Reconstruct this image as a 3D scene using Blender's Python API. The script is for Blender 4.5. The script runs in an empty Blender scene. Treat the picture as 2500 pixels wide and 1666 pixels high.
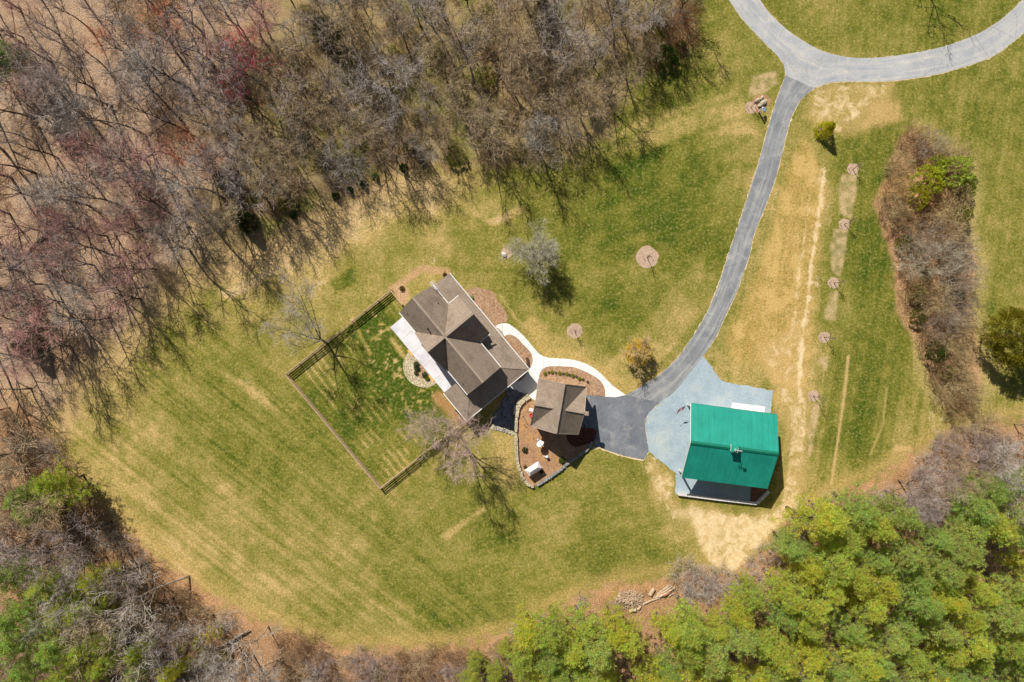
import bpy, bmesh, math, random
import numpy as np
from mathutils import Vector, Matrix
from mathutils.geometry import tessellate_polygon

# ------------------------------------------------------------------ camera, sky, sun, exposure
H = 120.0
S = 36.0 / 28.0 * H / 2500.0          # metres of ground per pixel of the photograph
sc = bpy.context.scene
COL = sc.collection
cam_d = bpy.data.cameras.new('camera'); cam_d.lens = 28; cam_d.sensor_width = 36
cam_d.clip_start = 1; cam_d.clip_end = 6000
cam = bpy.data.objects.new('camera', cam_d); COL.objects.link(cam)
cam.location = (0, 0, H); sc.camera = cam

SUN_EL = math.radians(48); SH = Vector((0.48, -0.87)).normalized()      # where shadows fall, seen from above
sdir = Vector((SH.x * math.cos(SUN_EL), SH.y * math.cos(SUN_EL), -math.sin(SUN_EL)))
w = bpy.data.worlds.new('World'); sc.world = w; w.use_nodes = True
nt = w.node_tree; bg = nt.nodes['Background']
sky = nt.nodes.new('ShaderNodeTexSky'); sky.sky_type = 'NISHITA'; sky.sun_disc = False
sky.sun_elevation = SUN_EL; sky.sun_rotation = math.atan2(-SH.x, -SH.y)
nt.links.new(sky.outputs[0], bg.inputs[0]); bg.inputs[1].default_value = 0.052
sun_d = bpy.data.lights.new('sun', 'SUN'); sun_d.energy = 5.0; sun_d.angle = math.radians(0.5); sun_d.color = (1.0, 0.95, 0.87)
sun = bpy.data.objects.new('sun', sun_d); COL.objects.link(sun)
sun.rotation_euler = sdir.to_track_quat('-Z', 'Y').to_euler()
sc.view_settings.view_transform = 'Standard'; sc.view_settings.look = 'None'
sc.view_settings.exposure = 0.12; sc.view_settings.gamma = 1.0

# ------------------------------------------------------------------ helpers
def P(px, py, h=0.0):
    k = 1 - h / H
    return Vector(((px - 1250) * S * k, -(py - 833) * S * k, h))
def px_of(v):
    k = 1 - v.z / H
    return 1250 + v.x / S / k, 833 - v.y / S / k
def Z1(x, y): return (940 + x * 400 / 1493, 640 + y * 420 / 1568)
def Z2(x, y): return (1200 + x * 420 / 1568, 780 + y * 420 / 1568)
def Z3(x, y): return (1540 + x * 420 / 1568, 860 + y * 420 / 1568)
def lin(c):
    c = np.asarray(c, float) / 255.0
    return np.where(c <= 0.04045, c / 12.92, ((c + 0.055) / 1.055) ** 2.4)
LG = 0.86                                   # albedo for a display colour under this sun
def alb(r, g, b, k=1.0): return tuple(lin((r, g, b)) * LG * k)

class MB:
    def __init__(s): s.v = []; s.f = []; s.m = []
    def add(s, vs, fs, mi=0):
        o = len(s.v); s.v += [tuple(p) for p in vs]
        for f in fs: s.f.append(tuple(i + o for i in f)); s.m.append(mi)
    def quad(s, a, b, c, d, mi=0): s.add([a, b, c, d], [(0, 1, 2, 3)], mi)
    def box(s, fr, u0, u1, v0, v1, z0, z1, mi=0):
        p = [fr(u, v, z) for z in (z0, z1) for (u, v) in ((u0, v0), (u1, v0), (u1, v1), (u0, v1))]
        s.add(p, [(0, 1, 2, 3), (7, 6, 5, 4), (0, 4, 5, 1), (1, 5, 6, 2), (2, 6, 7, 3), (3, 7, 4, 0)], mi)
    def slab(s, poly, t=0.14, mi=0):
        n = len(poly); top = [Vector(p) for p in poly]; bot = [p - Vector((0, 0, t)) for p in top]
        fs = [tuple(range(n)), tuple(range(2 * n - 1, n - 1, -1))]
        for i in range(n): j = (i + 1) % n; fs.append((i, n + i, n + j, j))
        s.add(top + bot, fs, mi)
    def bar(s, a, b, wd, ht, mi=0):
        a = Vector(a); b = Vector(b); d = (b - a).normalized()
        sd = d.cross(Vector((0, 0, 1)))
        sd = Vector((1, 0, 0)) if sd.length < 1e-3 else sd.normalized()
        up = sd.cross(d).normalized(); p = []
        for q in (a, b):
            for (i, j) in ((-1, -1), (1, -1), (1, 1), (-1, 1)): p.append(q + sd * (i * wd / 2) + up * (j * ht / 2))
        s.add(p, [(0, 1, 2, 3), (7, 6, 5, 4), (0, 4, 5, 1), (1, 5, 6, 2), (2, 6, 7, 3), (3, 7, 4, 0)], mi)
    def tube(s, pts, radii, n=6, mi=0, cap=True):
        base = len(s.v); pts = [Vector(p) for p in pts]
        for i, p in enumerate(pts):
            d = (pts[min(i + 1, len(pts) - 1)] - pts[max(i - 1, 0)]).normalized()
            x = d.orthogonal().normalized() if abs(d.z) > 0.95 else d.cross(Vector((0, 0, 1))).normalized()
            if abs(d.z) > 0.95: x = (Vector((1, 0, 0)) - d * d.x).normalized()
            y = d.cross(x)
            for k in range(n):
                a = 2 * math.pi * k / n
                s.v.append(tuple(p + (x * math.cos(a) + y * math.sin(a)) * radii[i]))
        for i in range(len(pts) - 1):
            for k in range(n):
                k2 = (k + 1) % n
                s.f.append((base + i * n + k, base + i * n + k2, base + (i + 1) * n + k2, base + (i + 1) * n + k)); s.m.append(mi)
        if cap:
            s.f.append(tuple(base + k for k in range(n))[::-1]); s.m.append(mi)
            s.f.append(tuple(base + (len(pts) - 1) * n + k for k in range(n))); s.m.append(mi)
    def lathe(s, c, prof, n=16, mi=0):
        c = Vector(c); base = len(s.v)
        for (r, z) in prof:
            for k in range(n):
                a = 2 * math.pi * k / n; s.v.append((c.x + r * math.cos(a), c.y + r * math.sin(a), c.z + z))
        for i in range(len(prof) - 1):
            for k in range(n):
                k2 = (k + 1) % n
                s.f.append((base + i * n + k, base + i * n + k2, base + (i + 1) * n + k2, base + (i + 1) * n + k)); s.m.append(mi)
        s.f.append(tuple(base + k for k in range(n))[::-1]); s.m.append(mi)
        s.f.append(tuple(base + (len(prof) - 1) * n + k for k in range(n))); s.m.append(mi)
    def rock(s, c, rx, ry, rz, rng, yaw=0.0, mi=0, boxy=False):
        c = Vector(c); bm = bmesh.new()
        if boxy:
            bmesh.ops.create_cube(bm, size=2); bmesh.ops.bevel(bm, geom=bm.edges[:], offset=0.28, segments=1, affect='EDGES')
        else: bmesh.ops.create_icosphere(bm, subdivisions=1, radius=1)
        ca, sa = math.cos(yaw), math.sin(yaw); vs = []
        for v in bm.verts:
            k = rng.uniform(0.82, 1.14); x, y, z = v.co.x * rx * k, v.co.y * ry * k, v.co.z * rz * k
            vs.append((c.x + x * ca - y * sa, c.y + x * sa + y * ca, c.z + z))
        bm.verts.index_update(); s.add(vs, [tuple(v.index for v in f.verts) for f in bm.faces], mi); bm.free()

def root_of(o):
    while o.parent: o = o.parent
    return o
def mesh_from(name, mb, mats, off=None, smooth=False, fix=True):
    me = bpy.data.meshes.new(name)
    vs = mb.v if off is None else [(x - off.x, y - off.y, z - off.z) for x, y, z in mb.v]
    me.from_pydata(vs, [], mb.f)
    if not isinstance(mats, (list, tuple)): mats = [mats]
    for m in mats: me.materials.append(m)
    if len(mats) > 1: me.polygons.foreach_set('material_index', mb.m)
    if fix:
        bm = bmesh.new(); bm.from_mesh(me); bmesh.ops.recalc_face_normals(bm, faces=bm.faces[:]); bm.to_mesh(me); bm.free()
    if smooth: me.polygons.foreach_set('use_smooth', [True] * len(me.polygons))
    me.update(); return me
def part(name, mb, mats, parent, local=False, smooth=False, fix=True):
    me = mesh_from(name, mb, mats, None if local else root_of(parent).location, smooth, fix)
    o = bpy.data.objects.new(name, me); COL.objects.link(o); o.parent = parent; return o
USED = set()
def tag(o, label, cat, group=None):
    o['label'] = label; o['category'] = cat
    if group: o['group'] = group
    return o
def thing(name, label, cat, loc, group=None):
    o = bpy.data.objects.new(name, None); COL.objects.link(o); o.location = loc; o.empty_display_size = 0.3
    return tag(o, label, cat, group)
def solo(name, mb, mats, loc, label, cat, group=None, smooth=False):
    me = mesh_from(name, mb, mats, Vector(loc), smooth)
    o = bpy.data.objects.new(name, me); COL.objects.link(o); o.location = loc; return tag(o, label, cat, group)
def struct(name, me_or_mb, mats=None, kind='structure'):
    me = me_or_mb if mats is None else mesh_from(name, me_or_mb, mats)
    o = bpy.data.objects.new(name, me); COL.objects.link(o); o['kind'] = kind; return o
def dup(root, loc, rz=0.0, scale=1.0, label=None, group=None, tint=None, cat=None):
    r = root.copy(); COL.objects.link(r); r.location = loc; r.rotation_euler = (0, 0, rz)
    r.scale = (scale,) * 3 if not isinstance(scale, tuple) else scale
    if label: r['label'] = label
    if group: r['group'] = group
    if cat: r['category'] = cat
    for ch in PARTS.get(root.name, root.children):
        c = ch.copy(); COL.objects.link(c); c.parent = r
        if tint and c.name.split('.')[0] in tint: c.color = tint[c.name.split('.')[0]]
        for g in ch.children:
            d = g.copy(); COL.objects.link(d); d.parent = c
    return r
PARTS = {}
def smooth_poly(pts, n=4, closed=True):
    out = []; m = len(pts)
    for i in range(m if closed else m - 1):
        p0 = pts[(i - 1) % m] if closed or i > 0 else pts[i]; p1 = pts[i]; p2 = pts[(i + 1) % m]
        p3 = pts[(i + 2) % m] if closed or i + 2 < m else p2
        for k in range(n):
            t = k / n
            q = [0.5 * (2 * p1[a] + (p2[a] - p0[a]) * t + (2 * p0[a] - 5 * p1[a] + 4 * p2[a] - p3[a]) * t * t + (3 * p1[a] - p0[a] - 3 * p2[a] + p3[a]) * t ** 3) for a in (0, 1)]
            out.append(tuple(q))
    if not closed: out.append(tuple(pts[-1]))
    return out
def sheet(name, pts, z, m, rng=None, wob=0.0, side=0.0, kind='structure'):
    """flat sheet over a pixel polygon, with a skirt of depth side; wob ruffles its edge"""
    q = []
    n = len(pts)
    for i in range(n):
        a, b = pts[i], pts[(i + 1) % n]
        L = math.hypot(b[0] - a[0], b[1] - a[1]); k = max(1, int(L / 5)) if wob else 1
        for j in range(k):
            t = j / k; q.append((a[0] + (b[0] - a[0]) * t + (rng.gauss(0, wob) if wob else 0), a[1] + (b[1] - a[1]) * t + (rng.gauss(0, wob) if wob else 0)))
    top = [P(x, y) + Vector((0, 0, z)) for x, y in q]
    tris = tessellate_polygon([top]); mb = MB(); mb.add(top, [tuple(t) for t in tris])
    if side:
        nb = len(top); mb.add(top + [p - Vector((0, 0, side)) for p in top], [(i, nb + i, nb + (i + 1) % nb, (i + 1) % nb) for i in range(nb)])
    me = mesh_from(name, mb, m, fix=False)
    bm = bmesh.new(); bm.from_mesh(me)
    for f in bm.faces:
        if abs(f.normal.z) > 0.5 and f.normal.z < 0: f.normal_flip()
    bm.to_mesh(me); bm.free()
    return struct(name, me, kind=kind)

# ------------------------------------------------------------------ materials
def nodes(name):
    m = bpy.data.materials.new(name); m.use_nodes = True; t = m.node_tree
    return m, t, t.nodes['Principled BSDF']
def N(t, kind, **kw):
    n = t.nodes.new(kind)
    for k, v in kw.items(): setattr(n, k, v)
    return n
def noise(t, vec, scale, detail=3.0, rough=0.6, dist=0.0):
    n = N(t, 'ShaderNodeTexNoise'); n.inputs['Scale'].default_value = scale; n.inputs['Detail'].default_value = detail
    n.inputs['Roughness'].default_value = rough; n.inputs['Distortion'].default_value = dist
    if vec is not None: t.links.new(vec, n.inputs['Vector'])
    return n.outputs['Fac']
def rng_map(t, v, a, b, c, d):
    n = N(t, 'ShaderNodeMapRange'); t.links.new(v, n.inputs[0])
    for i, q in zip((1, 2, 3, 4), (a, b, c, d)): n.inputs[i].default_value = q
    return n.outputs[0]
def mixc(t, f, a, b, bt='MIX'):
    n = N(t, 'ShaderNodeMix', data_type='RGBA', blend_type=bt)
    if isinstance(f, (int, float)): n.inputs[0].default_value = f
    else: t.links.new(f, n.inputs[0])
    for i, q in ((6, a), (7, b)):
        if isinstance(q, (tuple, list)): n.inputs[i].default_value = (*q[:3], 1)
        else: t.links.new(q, n.inputs[i])
    return n.outputs[2]
def mulv(t, c, v):
    n = N(t, 'ShaderNodeVectorMath', operation='SCALE'); t.links.new(c, n.inputs[0]); t.links.new(v, n.inputs['Scale']); return n.outputs[0]
def pos(t): return N(t, 'ShaderNodeNewGeometry').outputs['Position']
def stretch(t, vec, ang, sx, sy, sz=1.0):
    r = N(t, 'ShaderNodeMapping'); r.vector_type = 'POINT'; r.inputs['Rotation'].default_value = (0, 0, ang); t.links.new(vec, r.inputs[0])
    s = N(t, 'ShaderNodeMapping'); s.inputs['Scale'].default_value = (sx, sy, sz); t.links.new(r.outputs[0], s.inputs[0]); return s.outputs[0]
def bump(t, b, h, strength, dist=0.05):
    n = N(t, 'ShaderNodeBump'); n.inputs['Strength'].default_value = strength; n.inputs['Distance'].default_value = dist
    t.links.new(h, n.inputs['Height']); t.links.new(n.outputs[0], b.inputs['Normal'])
def surf(name, c1, c2, scale=2.0, fine=7.0, contrast=0.3, rough=0.85, spec=0.2, bmp=0.3, big=None):
    """two colours mixed by noise, multiplied by fine speckle"""
    m, t, b = nodes(name); p = pos(t)
    c = mixc(t, rng_map(t, noise(t, p, scale, 4), 0.35, 0.65, 0, 1), c1, c2)
    if big: c = mixc(t, rng_map(t, noise(t, p, big[1], 3), 0.5, 0.68, 0, big[2]), c, big[0])
    f = noise(t, p, fine, 2, 0.7)
    c = mulv(t, c, rng_map(t, f, 0.25, 0.75, 1 - contrast, 1 + contrast))
    t.links.new(c, b.inputs['Base Color']); b.inputs['Roughness'].default_value = rough; b.inputs['Specular IOR Level'].default_value = spec
    if bmp: bump(t, b, f, bmp, 0.05)
    return m
def plain(name, c, rough=0.6, spec=0.3, metal=0.0, var=0.12, scale=5.0):
    m, t, b = nodes(name); tc = N(t, 'ShaderNodeTexCoord').outputs['Object']
    f = noise(t, tc, scale, 3)
    rgb = N(t, 'ShaderNodeRGB'); rgb.outputs[0].default_value = (*c, 1)
    t.links.new(mulv(t, rgb.outputs[0], rng_map(t, f, 0.3, 0.7, 1 - var, 1 + var)), b.inputs['Base Color'])
    b.inputs['Roughness'].default_value = rough; b.inputs['Metallic'].default_value = metal; b.inputs['Specular IOR Level'].default_value = spec
    return m
def wood_like(name, k=1.0):
    """bark and twigs: the object's own colour, mottled"""
    m, t, b = nodes(name); oi = N(t, 'ShaderNodeObjectInfo'); tc = N(t, 'ShaderNodeTexCoord').outputs['Object']
    f = noise(t, tc, 1.7, 4, 0.7)
    t.links.new(mulv(t, oi.outputs['Color'], rng_map(t, f, 0.3, 0.7, 0.72 * k, 1.28 * k)), b.inputs['Base Color'])
    b.inputs['Roughness'].default_value = 0.9; b.inputs['Specular IOR Level'].default_value = 0.15
    return m
def leaf_like(name, trans=0.35):
    m, t, b = nodes(name); oi = N(t, 'ShaderNodeObjectInfo'); va = N(t, 'ShaderNodeAttribute', attribute_name='tint')
    c = mixc(t, 1.0, oi.outputs['Color'], va.outputs['Color'], 'MULTIPLY')
    t.links.new(c, b.inputs['Base Color']); b.inputs['Roughness'].default_value = 0.6; b.inputs['Specular IOR Level'].default_value = 0.25
    tr = N(t, 'ShaderNodeBsdfTranslucent'); t.links.new(mulv(t, c, rng_map(t, noise(t, None, 1.0), 0, 1, 1.3, 1.3)), tr.inputs[0])
    mx = N(t, 'ShaderNodeMixShader'); mx.inputs[0].default_value = trans
    t.links.new(b.outputs[0], mx.inputs[1]); t.links.new(tr.outputs[0], mx.inputs[2]); t.links.new(mx.outputs[0], t.nodes['Material Output'].inputs[0])
    return m

M = {}
M['bark'] = wood_like('bark'); M['twig'] = wood_like('twigs'); M['leaf'] = leaf_like('foliage', 0.35); M['needle'] = leaf_like('needles', 0.5)

def ground_material():
    m, t, b = nodes('ground_cover'); p = pos(t)
    va = N(t, 'ShaderNodeAttribute', attribute_name='cover'); c = va.outputs['Color']
    gr = N(t, 'ShaderNodeSeparateColor'); va2 = N(t, 'ShaderNodeAttribute', attribute_name='kind'); t.links.new(va2.outputs['Color'], gr.inputs[0])
    grass, litter, dirt = gr.outputs[0], gr.outputs[1], gr.outputs[2]
    n1 = noise(t, p, 2.2, 5, 0.85); n2 = noise(t, p, 0.9, 5, 0.8, 0.5); n3 = noise(t, p, 3.4, 4, 0.85); n4 = noise(t, p, 1.3, 4, 0.8, 1.0); n5 = noise(t, p, 5.5, 3, 0.8)
    # straw blades and green tufts mixed through the turf
    straw = N(t, 'ShaderNodeMath', operation='MULTIPLY'); t.links.new(rng_map(t, n1, 0.50, 0.64, 0, 0.5), straw.inputs[0]); t.links.new(grass, straw.inputs[1])
    c = mixc(t, straw.outputs[0], c, alb(202, 180, 114))
    gt = N(t, 'ShaderNodeMath', operation='MULTIPLY'); t.links.new(rng_map(t, n2, 0.50, 0.66, 0, 0.45), gt.inputs[0]); t.links.new(grass, gt.inputs[1])
    c = mixc(t, gt.outputs[0], c, alb(84, 98, 21))
    # leaf litter: pale and dark leaves
    lt = N(t, 'ShaderNodeMath', operation='MULTIPLY'); t.links.new(rng_map(t, n5, 0.46, 0.66, 0, 0.5), lt.inputs[0]); t.links.new(litter, lt.inputs[1])
    c = mixc(t, lt.outputs[0], c, alb(216, 188, 150))
    ld = N(t, 'ShaderNodeMath', operation='MULTIPLY'); t.links.new(rng_map(t, n4, 0.50, 0.70, 0, 0.65), ld.inputs[0]); t.links.new(litter, ld.inputs[1])
    c = mixc(t, ld.outputs[0], c, alb(112, 78, 54))
    gf = N(t, 'ShaderNodeMix', data_type='FLOAT'); t.links.new(grass, gf.inputs[0]); t.links.new(n5, gf.inputs[2]); t.links.new(n3, gf.inputs[3])
    c = mulv(t, c, rng_map(t, gf.outputs[0], 0.34, 0.66, 0.54, 1.48))
    c = mulv(t, c, rng_map(t, n2, 0.3, 0.7, 0.9, 1.1))
    va3 = N(t, 'ShaderNodeAttribute', attribute_name='soil'); nd = noise(t, p, 0.55, 9, 0.78, 0.6)
    ad = N(t, 'ShaderNodeMath', operation='MULTIPLY_ADD'); t.links.new(nd, ad.inputs[0]); ad.inputs[1].default_value = 2.2; t.links.new(va3.outputs['Fac'], ad.inputs[2])
    soil = mixc(t, rng_map(t, n4, 0.40, 0.62, 0, 1), alb(242, 218, 174), alb(222, 188, 134)); soil = mulv(t, soil, rng_map(t, n5, 0.3, 0.7, 0.86, 1.12))
    fs = N(t, 'ShaderNodeMath', operation='MULTIPLY'); t.links.new(rng_map(t, ad.outputs[0], 1.52, 1.86, 0, 0.95), fs.inputs[0]); t.links.new(rng_map(t, va3.outputs['Fac'], 0.02, 0.2, 0, 1), fs.inputs[1])
    c = mixc(t, fs.outputs[0], c, soil)
    t.links.new(c, b.inputs['Base Color']); b.inputs['Roughness'].default_value = 0.95; b.inputs['Specular IOR Level'].default_value = 0.05
    bump(t, b, n3, 0.6, 0.10)
    return m

# ------------------------------------------------------------------ ground: one sheet, colours of its covers per vertex
def build_ground():
    core_x = np.arange(-92, 92.01, 0.25); core_y = np.arange(-66, 66.01, 0.25)
    xs = np.concatenate([[-2500, -600, -200, -110], core_x, [110, 200, 600, 2500]])
    ys = np.concatenate([[-2500, -600, -200, -90], core_y, [90, 200, 600, 2500]])
    X, Y = np.meshgrid(xs, ys); px = 1250 + X / S; py = 833 - Y / S
    px = np.clip(px, -300, 2800); py = np.clip(py, -300, 1970)
    tab = np.random.RandomState(5).rand(16, 256, 256)
    def vn(x, y, s):
        T = tab[s % 16]; xi = np.floor(x).astype(int); yi = np.floor(y).astype(int); fx = x - xi; fy = y - yi
        fx = fx * fx * (3 - 2 * fx); fy = fy * fy * (3 - 2 * fy)
        g = lambda i, j: T[(yi + j) & 255, (xi + i) & 255]
        return (g(0, 0) * (1 - fx) + g(1, 0) * fx) * (1 - fy) + (g(0, 1) * (1 - fx) + g(1, 1) * fx) * fy
    def fbm(sz, s, o=4, x=px, y=py):
        r = 0; a = 0.5; tot = 0
        for k in range(o):
            r = r + a * vn(x / sz * 2 ** k + 13.7 * k + s, y / sz * 2 ** k + 7.1 * k, s + k); tot += a; a *= 0.55
        return r / tot
    def ss(x, a, b):
        t = np.clip((x - a) / (b - a), 0, 1); return t * t * (3 - 2 * t)
    warp = (fbm(22, 1) - 0.5)
    def dpoly(pts):
        d = np.full(px.shape, 1e9); ins = np.zeros(px.shape, bool); n = len(pts)
        for i in range(n):
            (ax, ay), (bx, by) = pts[i], pts[(i + 1) % n]
            ex, ey = bx - ax, by - ay; L = ex * ex + ey * ey + 1e-9
            t = np.clip(((px - ax) * ex + (py - ay) * ey) / L, 0, 1)
            d = np.minimum(d, np.hypot(px - ax - t * ex, py - ay - t * ey))
            c = ((ay > py) != (by > py)); xi = ax + (py - ay) * ex / (ey if abs(ey) > 1e-9 else 1e-9)
            ins ^= c & (px < xi)
        return np.where(ins, d, -d)
    def poly(pts, soft=8, wob=16): return ss(dpoly(pts) + warp * wob, -soft, soft)
    def line(pts, wd, soft=3, wob=5):
        d = np.full(px.shape, 1e9)
        for (ax, ay), (bx, by) in zip(pts[:-1], pts[1:]):
            ex, ey = bx - ax, by - ay; L = ex * ex + ey * ey + 1e-9
            t = np.clip(((px - ax) * ex + (py - ay) * ey) / L, 0, 1)
            d = np.minimum(d, np.hypot(px - ax - t * ex, py - ay - t * ey))
        return 1 - ss(d + warp * wob, wd - soft, wd + soft)
    def blob(x, y, rx, ry=None, a=0.0):
        ry = ry or rx; c, s_ = math.cos(a), math.sin(a); dx, dy = px - x, py - y
        return np.exp(-(((dx * c + dy * s_) / rx) ** 2 + ((-dx * s_ + dy * c) / ry) ** 2))
    # dryness: 0 lush green .. 1 straw
    cp = [(1900, 60, .45), (2150, 60, .35), (2400, 30, .35), (1980, 90, .5), (2300, 260, .45), (2450, 300, .42), (2250, 420, .35), (2480, 600, .45), (2470, 1000, .5), (2120, 420, .2), (2110, 620, .22),
          (2100, 860, .25), (2150, 960, .28), (2090, 1060, .3), (2220, 1010, .55), (2040, 1180, .55), (1960, 480, .78), (1920, 600, .8), (1880, 760, .72), (1800, 830, .6), (1820, 900, .7), (1930, 880, .85), (1900, 430, .7),
          (1700, 200, .32), (1640, 120, .5), (1750, 100, .4), (1620, 300, .5), (1700, 420, .22), (1560, 420, .18), (1600, 520, .22), (1700, 620, .35), (1480, 520, .22), (1500, 720, .3), (1400, 650, .35), (1400, 740, .4), (1300, 520, .35), (1260, 700, .45),
          (1330, 450, .35), (1180, 450, .62), (1050, 480, .78), (960, 520, .8), (900, 580, .75), (1130, 560, .45), (1060, 640, .78), (1000, 560, .6), (860, 700, .62), (780, 640, .78), (700, 640, .82), (600, 660, .72), (520, 700, .6), (640, 700, .55),
          (640, 900, .5), (560, 900, .42), (450, 880, .5), (380, 880, .62), (280, 900, .85), (230, 1000, .85), (300, 1050, .72), (450, 1050, .5), (600, 1080, .42), (700, 1130, .45), (500, 1200, .62), (350, 1220, .8), (420, 1330, .85), (560, 1330, .7), (650, 1430, .8), (720, 1330, .62),
          (800, 1250, .5), (830, 1320, .62), (950, 1250, .45), (1000, 1330, .55), (900, 1480, .55), (1080, 1450, .45), (1120, 1300, .45), (1250, 1300, .32), (1260, 1420, .42), (1200, 1250, .45), (1350, 1260, .6), (1400, 1150, .6), (1480, 1150, .5), (1450, 1300, .42), (1480, 1400, .3), (1620, 1390, .25), (1560, 1220, .62), (1650, 1300, .6),
          (1230, 1130, .72), (1180, 1080, .6), (1480, 1130, .42), (840, 860, .5), (780, 980, .48), (900, 1000, .35), (930, 1130, .5), (1000, 1050, .45), (1420, 870, .75), (1330, 850, .75), (1500, 900, .72), (1480, 840, .35), (1560, 930, .72)]
    num = np.zeros(px.shape); den = np.zeros(px.shape)
    for (x, y, d) in cp:
        wgt = 1.0 / (((px - x) ** 2 + (py - y) ** 2) + 900.0) ** 1.5; num += wgt * d; den += wgt
    dry = num / den
    dry += (fbm(110, 2) - 0.5) * 0.34 + (fbm(34, 3) - 0.5) * 0.34 + (fbm(15, 5, 2) - 0.5) * 0.30
    # mowing and seed-drill streaks
    def streak(dx, dy, wd, ln, s):
        L = math.hypot(dx, dy); dx, dy = dx / L, dy / L
        t_ = px * dx + py * dy; q = -px * dy + py * dx
        return vn(q / wd, t_ / ln, s) * 0.65 + vn(q / (wd * 0.45), t_ / (ln * 0.6), s + 1) * 0.35 - 0.5
    left = ss(-(0.75 * (px - 700) - 0.66 * (py - 860)), -60, 120) * ss(py, 560, 800) * (1 - ss(px, 1250, 1500))
    dry += left * (streak(0.80, 0.62, 5, 300, 4) * 0.46 + streak(0.80, 0.62, 15, 240, 6) * 0.20)
    mid = ss(px, 1000, 1200) * (1 - ss(px, 1600, 1760)) * ss(py, 1150, 1300)
    dry += mid * streak(1.0, -0.28, 8, 200, 6) * 0.22
    right = ss(px, 1980, 2060)
    dry += right * (streak(-0.15, 1, 6, 330, 8) * 0.26 + streak(-0.15, 1, 16, 330, 10) * 0.14)
    top = ss(px, 1250, 1500) * (1 - ss(px, 1760, 1900)) * (1 - ss(py, 800, 900))
    dry += top * streak(1.0, -0.38, 22, 260, 10) * 0.24 + top * streak(-0.25, 1, 16, 260, 12) * 0.16
    dry += ss(px, 1750, 1850) * (1 - ss(px, 1990, 2060)) * ss(py, 330, 420) * streak(-0.18, 1, 7, 240, 5) * 0.4
    dry -= 0.05 + left * 0.05
    for tk in ([(430, 880), (620, 1020), (770, 1120)], [(520, 870), (700, 1010), (860, 1150)], [(380, 980), (560, 1110), (720, 1215)], [(300, 960), (470, 1100), (600, 1190)], [(600, 900), (690, 985), (800, 1070)], [(420, 1160), (600, 1280), (760, 1370)]):
        dry -= line(tk, 2.2, 2, 6) * 0.22
    # pale wedges in the mown field
    for pts, a in (([(1330, 470), (1540, 300), (1800, 220), (1860, 330), (1700, 330), (1500, 400)], 0.22), ([(520, 895), (640, 955), (700, 1030), (580, 940)], 0.35), ([(540, 715), (660, 655), (672, 668), (556, 735)], 0.5), ([(1185, 540), (1270, 505), (1278, 520), (1200, 552)], 0.4),
                   ([(1130, 520), (1280, 440), (1250, 560)], 0.12), ([(1075, 1310), (1180, 1235), (1188, 1245), (1090, 1316)], 0.4), ([(1490, 880), (1720, 620), (1760, 720), (1600, 900)], 0.16)):
        dry += poly(pts, 6, 10) * a
    dry -= line([(1330, 480), (1500, 350), (1640, 290), (1800, 240)], 8, 6) * 0.15
    dry -= line([(1480, 440), (1640, 350), (1800, 290)], 7, 6) * 0.2
    dry -= poly([(800, 690), (860, 655), (870, 690), (820, 720)], 6) * 0.4
    dry += line([(600, 660), (760, 590), (850, 535), (960, 480), (1090, 455)], 55, 45, 30) * 0.24
    # the fenced yard: lush by the patio, sown rows by the far fence
    yard = poly([(699, 917), (957, 712), (1110, 960), (1150, 1030), (930, 1196)], 3, 2)
    ca, sa = 0.632, 0.775
    vv = (px - 699) * sa - (py - 917) * ca
    rows = np.clip(1 - np.abs(((vv + warp * 5) % 17.0) - 8.5) / 3.0, 0, 1) * ss(fbm(26, 7, 2), 0.40, 0.55)
    lush = np.clip(blob(960, 900, 95, 60, 0.9) * 1.2 + blob(905, 790, 60, 40, -0.66) * 0.9 + blob(1010, 960, 60, 45, 0.9), 0, 1)
    dry = dry + yard * (rows * (1 - lush) * 0.72 * ss(vv, 12, 40) - lush * 0.55 - 0.19 + ss(fbm(9, 8, 2), 0.66, 0.78) * lush * 1.1)
    dry = dry + (line([(905, 865), (885, 830), (860, 780)], 4) * 0.6 + line([(905, 830), (952, 800)], 4) * 0.7 + line([(955, 828), (985, 870)], 5) * 0.8) * (px > 0)
    dry = np.clip(dry, 0, 1.05)
    ramp_x = [0, .2, .42, .62, .82, 1.05]
    ramp_c = lin(np.array([(66, 88, 20), (100, 106, 34), (134, 129, 56), (164, 147, 82), (196, 168, 106), (214, 184, 132)]))
    col = np.stack([np.interp(dry, ramp_x, ramp_c[:, k]) for k in range(3)], -1)
    kind = np.zeros(px.shape + (3,)); kind[..., 0] = 1
    def lay(mask, rgb, kd=None, amt=1.0):
        nonlocal col, kind
        mm = (mask * amt)[..., None]; col = col * (1 - mm) + lin(np.array(rgb)) * mm
        if kd is not None: kind[:] = kind * (1 - mm) + np.array(kd, float) * mm
    TAN = (200, 165, 115)
    # tan weedy verge between drive and track
    strip = poly([(1960, 330), (2010, 420), (1995, 640), (1985, 850), (1960, 960), (1905, 960), (1880, 900), (1790, 880), (1770, 820), (1830, 720), (1890, 560), (1920, 420)], 16)
    lay(strip, (196, 158, 88), None, 0.55)
    lay(strip * ss(fbm(30, 9) + streak(-0.18, 1, 6, 120, 3) * 0.3, 0.50, 0.66), (212, 178, 112), (0.3, 0, 0.6), 0.8)
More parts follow.
